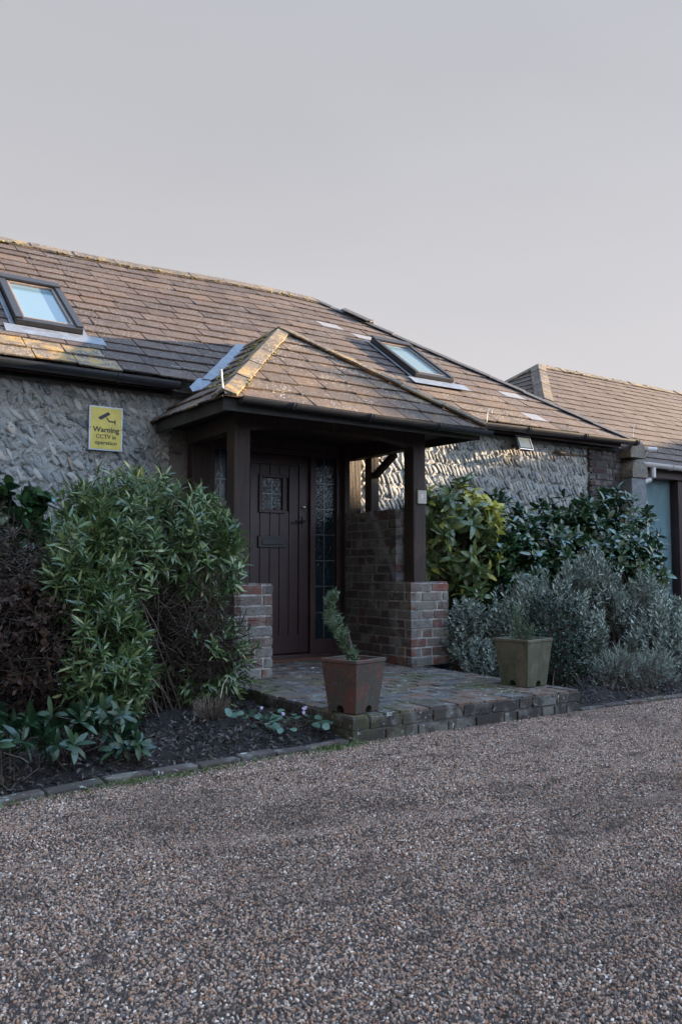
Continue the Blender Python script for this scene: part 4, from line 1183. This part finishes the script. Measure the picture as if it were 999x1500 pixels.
M_l7 = leaf_mat('hellebore_leaf', [(0, (.010, .03, .014)), (.5, (.018, .048, .022)), (1, (.05, .09, .035))], .3, .15)
M_l8 = leaf_mat('rosemary_leaf', [(0, (.045, .085, .04)), (.5, (.09, .14, .065)), (1, (.22, .26, .18))], .45, .2)
M_l9 = leaf_mat('cyclamen_leaf', [(0, (.035, .08, .05)), (.5, (.08, .15, .10)), (1, (.16, .24, .17))], .4, .2)

# big lance-leaved shrub, left
shrub('shrub', 'large rounded green shrub with narrow leaves under the yellow warning sign', 'shrub', (1.75, 4.85, .03),
      clumpy([(1.76, 4.85, 1.13, .54, .40, .42), (2.09, 4.84, 1.0, .32, .34, .34), (1.45, 4.75, .95, .36, .38, .40), (1.34, 4.35, .50, .20, .22, .38), (1.46, 4.45, .32, .18, .2, .24), (1.30, 4.5, .85, .22, .22, .28)], 6, .11, 4),
      2500, 9, .070, .0145, 'lance', M_l1, 101, up=.65, spread=66, inner=.5, nst=420, curl=.3, jaxis=.55, jl=.45, along=.06)
tw = empty('twiggy_shrub', (2.0, 4.75, .03)); tag(tw, 'tangle of bare brown twigs beside the left brick pier', 'shrub')
twig_mass(tw, [(2.06, 4.8, .42, .36, .30, .38), (1.8, 4.75, .55, .3, .3, .4)], 1500, 111, .24)
P, d = shell_points([(2.1, 4.7, .35, .35, .3, .3)], 170, .5, 112)
V, F = leaf_mesh(*rosettes(P, unit(d+[0, 0, .3]), 6, .06, .014, 60, 3), kind='lance'); np_obj('foliage', V, F, M_l1, tw)
dk = empty('dead_shrub', (.9, 4.7, .03)); tag(dk, 'dark reddish-brown faded shrub at the left edge', 'shrub')
EL = [(.75, 4.75, .65, .55, .35, .55), (1.15, 4.6, .5, .35, .3, .5)]
twig_mass(dk, EL, 1800, 121, .26)
P, d = shell_points(EL, 1500, .5, 122); V, F = leaf_mesh(*rosettes(P, unit(d+[0, 0, .2]), 4, .035, .018, 70, 5), kind='oval', curl=.5)
np_obj('foliage', V, F, M_l6, dk)
shrub('climber', 'dark climber with rounded leaves on the flint wall at the left edge', 'climber', (.7, 6.0, .03),
      [(.75, 5.95, 1.25, .75, .18, .38), (.3, 5.9, 1.0, .6, .25, .5)], 260, 6, .10, .085, 'round', M_l2, 131, up=.1, spread=80, nst=90)
# hellebores
for i, (x, y, s, lab) in enumerate(((.72, 3.60, 1.0, 'leafy hellebore clump at the left corner, touching the edging bricks'), (1.0, 3.82, 1.0, 'leafy hellebore clump second from the left in the bed'),
                                    (1.22, 3.90, .9, 'leafy hellebore clump below the narrow-leaved shrub'), (.62, 3.95, 1.2, 'taller hellebore clump behind the corner one at the left edge'), (1.28, 3.72, .55, 'small low hellebore seedling near the edging bricks'), (.3, 3.7, 1.1, 'hellebore clump just past the left edge'))):
    r_ = np.random.default_rng(200+i); n = int(13*s)+4
    root = empty('hellebore', (x, y, .04)); tag(root, lab, 'plant', 'hellebores along the edging')
    az = r_.random(n)*6.28; hh = r_.uniform(.10, .26, n)*s; rr_ = r_.uniform(.03, .17, n)*s
    tips = np.stack([x+rr_*np.cos(az), y+rr_*np.sin(az), .04+hh], 1)
    ax = unit(np.stack([np.cos(az)*.8, np.sin(az)*.8, np.full(n, .55)], 1))
    V, F = leaf_mesh(*rosettes(tips, ax, 7, .085*s**.3, .027, 80, 210+i, .2, .0), kind='oval', curl=.35, fold=.25)
    np_obj('foliage', V, F, M_l7, root)
    V, F = stems(np.tile([[x, y, .03]], (n, 1))+r_.normal(0, .015, (n, 3))*[1, 1, 0], tips, .004, .0025, 3); np_obj('stems', V, F, M_stem, root)
# cyclamen
M_petal = leaf_mat('lilac_petal', [(0, (.70, .60, .82)), (1, (.85, .80, .92))], .5, .4)
for i, (x, y, nf, lab) in enumerate(((2.13, 4.10, 1, 'cyclamen clump with one open flower nearer the brick pier'), (2.25, 3.84, 4, 'cyclamen clump with several pale lilac flowers nearer the step corner'))):
    root = empty('cyclamen', (x, y, .04)); tag(root, lab, 'plant', 'cyclamens in the mulch')
    r_ = np.random.default_rng(230+i); n = 26
    az = r_.random(n)*6.28; rr_ = np.sqrt(r_.random(n))*.13
    P = np.stack([x+rr_*np.cos(az)*1.25, y+rr_*np.sin(az), .075+r_.random(n)*.05], 1)
    D = unit(np.stack([np.cos(az), np.sin(az), r_.normal(-.1, .25, n)], 1)+r_.normal(0, .3, (n, 3))); Nn = unit(r_.normal(0, .35, (n, 3))+[0, -.3, 1])
    V, F = leaf_mesh(P, D, Nn, r_.uniform(.036, .055, n), r_.uniform(.036, .052, n), 'round', .2, .2); np_obj('foliage', V, F, M_l9, root)
    V, F = stems(np.tile([[x, y, .03]], (n, 1)), P, .0018, .0015, 9); np_obj('stems', V, F, M_stem, root)
    for j in range(nf):
        fx, fy, fz = x+(.06, -.08, .09, .03)[j]-.02, y+(.0, -.02, .03, -.05)[j], .135+.01*j
        pz = np.tile([[fx, fy, fz]], (5, 1)); a = np.arange(5)*1.257+j
        Dp = unit(np.stack([np.cos(a)*.45, np.sin(a)*.45, np.ones(5)], 1)); Np = unit(np.stack([-np.cos(a), -np.sin(a), np.full(5, .4)], 1))
        V, F = leaf_mesh(pz, Dp, Np, np.full(5, .021), np.full(5, .015), 'oval', .1, .2); f_ = np_obj('flower', V, F, M_petal, root)
# ornamental grass stump
root = empty('cut_grass_clump', (1.97, 4.32, .04)); tag(root, 'cut back brown grass clump with one long pale stalk in the mulch', 'plant')
r_ = np.random.default_rng(240); n = 260; az = r_.random(n)*6.28; q = np.sqrt(r_.random(n))*.05
B = np.stack([1.97+q*np.cos(az), 4.32+q*np.sin(az), np.full(n, .03)], 1); T = B+np.stack([np.cos(az)*q*1.4, np.sin(az)*q*1.4, r_.uniform(.07, .17, n)], 1)
V, F = stems(B, T, .0028, .002, 2, wob=.006); np_obj('stalks', V, F, simple('straw', (.13, .095, .07), .8, 50, .5, .1), root)
V, F = stems(np.array([[1.98, 4.3, .05]]), np.array([[2.08, 4.35, .30]]), .004, .003, 4, wob=.01); np_obj('long_stalk', V, F, simple('pale_straw', (.4, .34, .26), .8, 50, .2, .1), root)
# spotted laurel
shrub('spotted_laurel', 'spotted laurel with yellow blotched leaves just right of the porch post', 'shrub', (5.0, 5.65, .03),
      [(4.95, 5.62, 1.32, .42, .32, .40), (4.72, 5.75, 1.2, .25, .25, .45), (5.02, 5.55, .98, .30, .26, .30), (5.22, 5.6, 1.35, .22, .22, .25), (4.95, 5.4, .62, .16, .14, .12)],
      270, 8, .125, .046, 'oval', [M_l3, M_l3y], 141, up=.25, spread=82, inner=.55, curl=.55, fold=.22, nst=70, jl=.22,
      matfn=lambda p: (((p[:, 0]-5.33)**2/.018+(p[:, 2]-1.45)**2/.045) < 1).astype(int) | ((np.sin(p[:, 0]*91)+np.sin(p[:, 2]*77+p[:, 1]*53)) > 1.35).astype(int))
# dark laurels
shrub('laurel', 'dark glossy laurel between the spotted laurel and the brick corner of the cottage', 'shrub', (6.2, 5.75, .03),
      [(5.75, 5.85, 1.1, .5, .3, .56), (6.45, 5.75, 1.05, .5, .35, .60), (5.6, 5.5, .8, .35, .3, .5)], 560, 7, .10, .043, 'oval', M_l2, 151, up=.45, spread=78, inner=.55, curl=.3, nst=150)
shrub('laurel', 'taller dark glossy laurel in front of the brick corner and the barn window', 'shrub', (7.3, 5.45, .03),
      [(6.85, 5.6, 1.13, .42, .33, .62), (7.08, 5.45, 1.12, .34, .33, .64), (6.75, 5.1, .8, .42, .33, .48)], 560, 7, .10, .043, 'oval', M_l2, 161, up=.45, spread=78, inner=.55, curl=.3, nst=150)
# grey shrubs
shrub('grey_leaved_shrub', 'silvery grey-leaved shrub right behind the mossy planter', 'shrub', (5.15, 4.75, .03),
      clumpy([(5.0, 4.8, .50, .34, .30, .40), (5.35, 4.75, .62, .30, .30, .36), (5.25, 4.5, .36, .26, .26, .3)], 7, .10, 1), 820, 13, .040, .0125, 'oval', M_l4, 171, up=1.5, spread=56, inner=.35, along=.17, nst=300, curl=.1, stem_r=.004)
shrub('grey_leaved_shrub', 'wide silvery grey-leaved shrub below the barn windows at the right edge', 'shrub', (5.95, 4.6, .03),
      clumpy([(5.75, 4.75, .62, .32, .32, .44), (6.15, 4.6, .52, .34, .34, .40), (6.0, 4.25, .32, .4, .28, .3), (6.55, 4.6, .4, .36, .33, .38)], 8, .11, 2), 1150, 13, .042, .013, 'oval', M_l4, 181, up=1.5, spread=56, inner=.35, along=.17, nst=380, curl=.1, stem_r=.004)
shrub('grey_leaved_shrub', 'small silvery grey-leaved shrub against the right brick pier', 'shrub', (4.68, 5.1, .03),
      [(4.66, 5.12, .38, .26, .22, .36), (4.45, 4.75, .22, .2, .2, .2)], 520, 10, .034, .012, 'oval', M_l4, 191, up=.9, spread=58, inner=.4, along=.08, nst=150, curl=.1, stem_r=.004)
shrub('box_shrub', 'rounded small-leaved dark shrub immediately right of the mossy planter', 'shrub', (4.72, 4.25, .03),
      [(4.75, 4.28, .42, .28, .24, .36), (4.7, 4.2, .25, .22, .18, .22)], 1500, 8, .017, .011, 'oval', M_l5, 195, up=.4, spread=70, inner=.75, along=.03, nst=150, curl=.1, stem_r=.004)
shrub('lavender', 'low tufted lavender by the edging bricks at the far right', 'shrub', (5.05, 3.93, .03),
      [(5.12, 3.98, .17, .26, .16, .17), (5.5, 3.95, .15, .2, .15, .16)], 520, 10, .045, .005, 'lance', M_l4, 198, up=1.2, spread=40, inner=.3, along=.07, nst=200, curl=.05, stem_r=.003)

# mulch chips
def chips(name, n, region, size, mat, lab, seed):
    r_ = np.random.default_rng(seed); x = r_.uniform(region[0], region[1], n); y0 = np.array([edge_y(a)+.07 for a in x]); y = y0+(region[2]-y0)*r_.random(n)
    rise = np.clip((y-y0+.02)/.22, 0, 1); P = np.stack([x, y, .015+rise*(.035+r_.random(n)*.035+.02*np.sin(7*x+3*y)*.6)], 1); D = unit(r_.normal(0, 1, (n, 3))*[1, 1, .45]); Nn = unit(r_.normal(0, .5, (n, 3))+[0, 0, 1])
    V, F = leaf_mesh(P, D, Nn, r_.uniform(.5, 1.3, n)*size, r_.uniform(.5, 1.2, n)*size*.38, 'oval', .25, .3)
    o = np_obj(name, V, F, mat); tag(o, lab, 'mulch', kind='stuff'); return o
M_chip = leaf_mat('bark_mulch', [(0, (.012, .009, .008)), (.5, (.03, .02, .017)), (.8, (.055, .038, .03)), (.93, (.10, .075, .06)), (1, (.2, .16, .13))], .6, .05)
chips('mulch', 9000, (-.2, 2.44, 5.2), .032, M_chip, 'dark bark mulch and leaf litter in the left bed', 301)
chips('mulch', 4500, (4.28, 6.6, 5.0), .03, M_chip, 'dark leaf litter under the grey shrubs', 302)
# low moss and weeds along the edging
r_ = np.random.default_rng(310); n = 900
x = np.concatenate([r_.normal(2.35, .12, 300), r_.normal(1.35, .2, 250), r_.uniform(.5, 2.5, 350)]); y = np.array([edge_y(a) for a in x])-.02-np.abs(r_.normal(0, .04, n))
P = np.stack([x, y, np.full(n, .008)], 1); D = unit(r_.normal(0, 1, (n, 3))*[1, 1, .1]+[0, 0, .7]); V, F = leaf_mesh(P, D, unit(r_.normal(0, 1, (n, 3))), r_.uniform(.01, .022, n), r_.uniform(.004, .008, n), 'oval')
o = np_obj('weeds', V, F, leaf_mat('weed_leaf', [(0, (.05, .09, .03)), (1, (.10, .15, .04))], .5)); tag(o, 'tiny green weeds growing in the gravel along the edging bricks', 'weeds', kind='stuff')
# fallen leaves on drive and step
r_ = np.random.default_rng(320); n = 1100; x = r_.uniform(.4, 5.5, n); y = np.array([edge_y(a) for a in x])-r_.random(n)**1.4*2.9-.02
P = np.stack([x, y, np.full(n, .014)], 1); D = unit(r_.normal(0, 1, (n, 3))*[1, 1, .15]); V, F = leaf_mesh(P, D, unit(r_.normal(0, .3, (n, 3))+[0, 0, 1]), r_.uniform(.012, .034, n), r_.uniform(.004, .011, n), 'oval', .3)
o = np_obj('leaf_litter', V, F, M_l6); tag(o, 'scattered brown leaf fragments lying on the gravel', 'leaves', kind='stuff')

# ------------------------------------------------------------------ planters
def pot_mat(name, a, b_, g1, gamt):
    m, nt, b, _ = nm(name); tc = nt.nodes.new('ShaderNodeTexCoord').outputs['Object']
    n1 = noise(nt, 9, 6, .7, tc, .8); n2 = noise(nt, 60, 4, .7, tc)
    mp = nt.nodes.new('ShaderNodeMapping'); mp.inputs['Scale'].default_value = (9, 9, 3); nt.links.new(tc, mp.inputs[0]); n3 = noise(nt, 1, 5, .7, mp.outputs[0], 1)
    c = mix(nt, mask(nt, n1, .38, .62), a, b_)
    c = mix(nt, math_(nt, 'MULTIPLY', mask(nt, n3, .42, .62), gamt), c, g1)
    c = mix(nt, math_(nt, 'MULTIPLY', mask(nt, n2, .56, .72), .4), c, (.24, .23, .2))
    nt.links.new(c, b.inputs['Base Color']); b.inputs['Roughness'].default_value = .75; bump(nt, b, math_(nt, 'ADD', n1, n2), .3, .006); return m
def planter(loc, rot, sb, sr, h, mat, lab):
    root = empty('planter', loc, R(rot)); tag(root, lab, 'planter')
    bm = bmesh.new()
    a, c = sb/2, sr/2; t = .018
    def ring(s, z): return [bm.verts.new((x*s, y*s, z)) for x, y in ((-1, -1), (1, -1), (1, 1), (-1, 1))]
    R0 = ring(a, 0); R1 = ring(c-.004, h-.022); R2 = ring(c, h-.018); R3 = ring(c, h); R4 = ring(c-t, h); R5 = ring(a+(c-a)*.75-t, h*.8)
    for p, q in ((R0, R1), (R1, R2), (R2, R3), (R3, R4), (R4, R5)):
        for i in range(4): bm.faces.new((p[i], p[(i+1) % 4], q[(i+1) % 4], q[i]))
    bm.faces.new(R0[::-1]); bm.faces.new(R5)
    bmesh.ops.recalc_face_normals(bm, faces=bm.faces[:])
    me = bpy.data.meshes.new('tub'); bm.to_mesh(me); bm.free(); me.materials.append(mat)
    o = bpy.data.objects.new('tub', me); COL.objects.link(o); o.parent = root
    bv = o.modifiers.new('b', 'BEVEL'); bv.width = .005; bv.segments = 3; bv.limit_method = 'ANGLE'
    # real notches at the foot, cut by boolean cylinders
    cos_ = []
    for e0, e1 in (((.012, -a-.06, .012), (.012, a+.06, .012)), ((-a-.06, .012, .013), (a+.06, .012, .013))):
        cut = MB(); cut.tube([e0, e1], .027, 16); co = cut.build('cutter', M_black); co.parent = root; cos_.append(co)
        dgm = o.modifiers.new('cut', 'BOOLEAN'); dgm.object = co; dgm.operation = 'DIFFERENCE'; dgm.solver = 'EXACT'
    bpy.context.view_layer.update(); dg = bpy.context.evaluated_depsgraph_get()
    me2 = bpy.data.meshes.new_from_object(o.evaluated_get(dg)); print('POT', len(me2.polygons)); o.modifiers.clear(); o.data = me2
    for co in cos_: bpy.data.objects.remove(co)
    s_ = MB(); q = a+(c-a)*.8-t
    s_.box(-q, q, -q, q, h*.78, h*.83); so = s_.build('compost', M_soil, root)
    return root
M_pot1 = pot_mat('stained_terracotta', (.12, .04, .03), (.05, .036, .031), (.045, .05, .036), .8)
M_pot2 = pot_mat('mossy_terracotta', (.13, .11, .075), (.085, .075, .05), (.05, .06, .028), .8)
planter((2.565, 3.765, SZ+.003), 16, .195, .262, .29, M_pot1, 'square tapered terracotta planter at the front corner of the step')
planter((4.10, 3.965, SZ+.003), 8, .215, .285, .315, M_pot2, 'square tapered mossy green planter at the right end of the step')
# rosemary grown as a twisted column
root = empty('rosemary', (2.565, 3.765, .38)); tag(root, 'curving column of rosemary growing in the front terracotta planter', 'plant')
r_ = np.random.default_rng(401); n = 260; t = r_.random(n)
# centreline fitted to the leaning S-curve
right = np.array([math.cos(R(33.4)), -math.sin(R(33.4)), 0])
cl_z = np.interp(t, [0, .25, .55, .8, 1], [0, .09, .215, .335, .40]); off = np.interp(t, [0, .15, .35, .6, .8, 1], [.0, -.01, -.055, -.115, -.135, -.105])
wd = np.interp(t, [0, .2, .5, .8, 1], [.03, .042, .05, .04, .022])*(1+.35*np.sin(t*23)*np.cos(t*9))
ph = r_.random(n)*6.28; fw = np.array([math.sin(R(33.4)), math.cos(R(33.4)), 0])
rad = (right[None]*np.cos(ph)[:, None]+fw[None]*np.sin(ph)[:, None])
P = np.array([2.565, 3.765, .40])+np.outer(off, right)+np.stack([0*t, 0*t, cl_z], 1)+rad*(wd*np.sqrt(r_.random(n)))[:, None]
ax = unit(rad*.8+np.array([0, 0, .9])+r_.normal(0, .15, (n, 3)))
V, F = leaf_mesh(*rosettes(P, ax, 11, .026, .0036, 62, 402, .4, .045), kind='lance', curl=.1, fold=.2); np_obj('foliage', V, F, M_l8, root)
sb = np.array([[2.565, 3.765, .375]]*6)+r_.normal(0, .006, (6, 3))*[1, 1, 0]; sm_ = sb+np.outer([-.035]*6, right)+[0, 0, .2]
V, F = stems(sb, sm_, .006, .004, 5, wob=.012); np_obj('stems', V, F, M_stem, root)
root = empty('wispy_plant', (4.10, 3.965, .39)); tag(root, 'sparse upright herb growing in the mossy planter', 'plant')
r_ = np.random.default_rng(410); n = 150
c0 = np.array([4.10, 3.965, .395])
lean = np.where(r_.random(n)[:, None] < .62, right*-.045+[0, 0, 0], right*r_.uniform(-.02, .09, n)[:, None])
hh = np.where(lean@right < -.03, r_.random(n)*.27, r_.random(n)**1.5*.15)
P = c0+lean*(1.0)+np.stack([0*hh, 0*hh, hh], 1)+r_.normal(0, .014, (n, 3))
V, F = leaf_mesh(*rosettes(P, unit(r_.normal(0, .25, (n, 3))+[0, 0, 1]), 9, .026, .004, 55, 412, .3, .03), kind='lance', curl=.1); np_obj('foliage', V, F, M_l8, root)
tp = c0+np.stack([r_.normal(-.02, .035, 14), r_.normal(0, .02, 14), r_.uniform(.05, .24, 14)], 1)
V, F = stems(np.tile(c0[None], (14, 1))+r_.normal(0, .012, (14, 3))*[1, 1, 0], tp, .002, .001, 6, wob=.006); np_obj('stems', V, F, M_stem, root)

# ------------------------------------------------------------------ unseen leafy screens, added to shade the yard and darken glass reflections
def added_hedge(name, prof, x0, depth, lab, axis='y'):
    """added leafy screen, out of view; its top follows prof"""
    root = empty(name, (x0, 0, 0) if axis == 'y' else (0, x0, 0)); tag(root, lab, 'added_hedge')
    r_ = np.random.default_rng(int(abs(x0)*7)); V = []; F = []; k = 0
    ts = np.arange(prof[0][0], prof[-1][0], .22); H = np.interp(ts, [p[0] for p in prof], [p[1] for p in prof])+r_.normal(0, .04, len(ts))
    nz = 16; vv = []
    for i, t_ in enumerate(ts):
        for j in range(nz+1):
            z = H[i]*j/nz
            for dd in (0, 1):
                off_ = (dd*depth)+r_.normal(0, .05)
                vv.append((x0+off_, t_, z) if axis == 'y' else (t_, x0-off_, z))
    mbx = MB(); w = 2*(nz+1)
    fs = []
    for i in range(len(ts)-1):
        for j in range(nz):
            a = i*w+2*j; b_ = (i+1)*w+2*j
            fs += [(a, b_, b_+2, a+2), (a+1, a+3, b_+3, b_+1)]
        a = i*w+2*nz; b_ = (i+1)*w+2*nz; fs.append((a, b_, b_+1, a+1))
    mbx.add(vv, fs); o = mbx.build('added_hedge_mass', leaf_mat('added_hedge_leaf_'+axis, [(0, (.02, .035, .02)), (1, (.04, .06, .03))], .7, 0)); o.parent = root; o.location = -Vector(root.location)
    return root
added_hedge('added_shade_hedge', [(-30, 4.6), (-8, 4.9), (-2, 4.95), (.2, 4.95), (.6, 5.05), (1.0, 5.3), (1.35, 5.62), (1.5, 5.3), (1.75, 4.6), (2.15, 4.35), (2.5, 4.62), (3.0, 4.72), (4.2, 4.6), (5.8, 4.3)], 22, 1.5, 'added unseen leafy screen at the right, its top shaped to shade the yard')  # added blocker; top profile fitted to the shadow edge on wall and roofs
added_hedge('added_reflection_hedge', [(-25, 2.6), (-10, 3.0), (0, 2.7), (8, 3.1), (20, 3.0), (30, 2.8)], -14, 1.5, 'added unseen leafy screen behind the viewer, for the window reflections', axis='x')  # added so the door glass mirrors something dark below the sky

scene.render.engine = 'CYCLES'
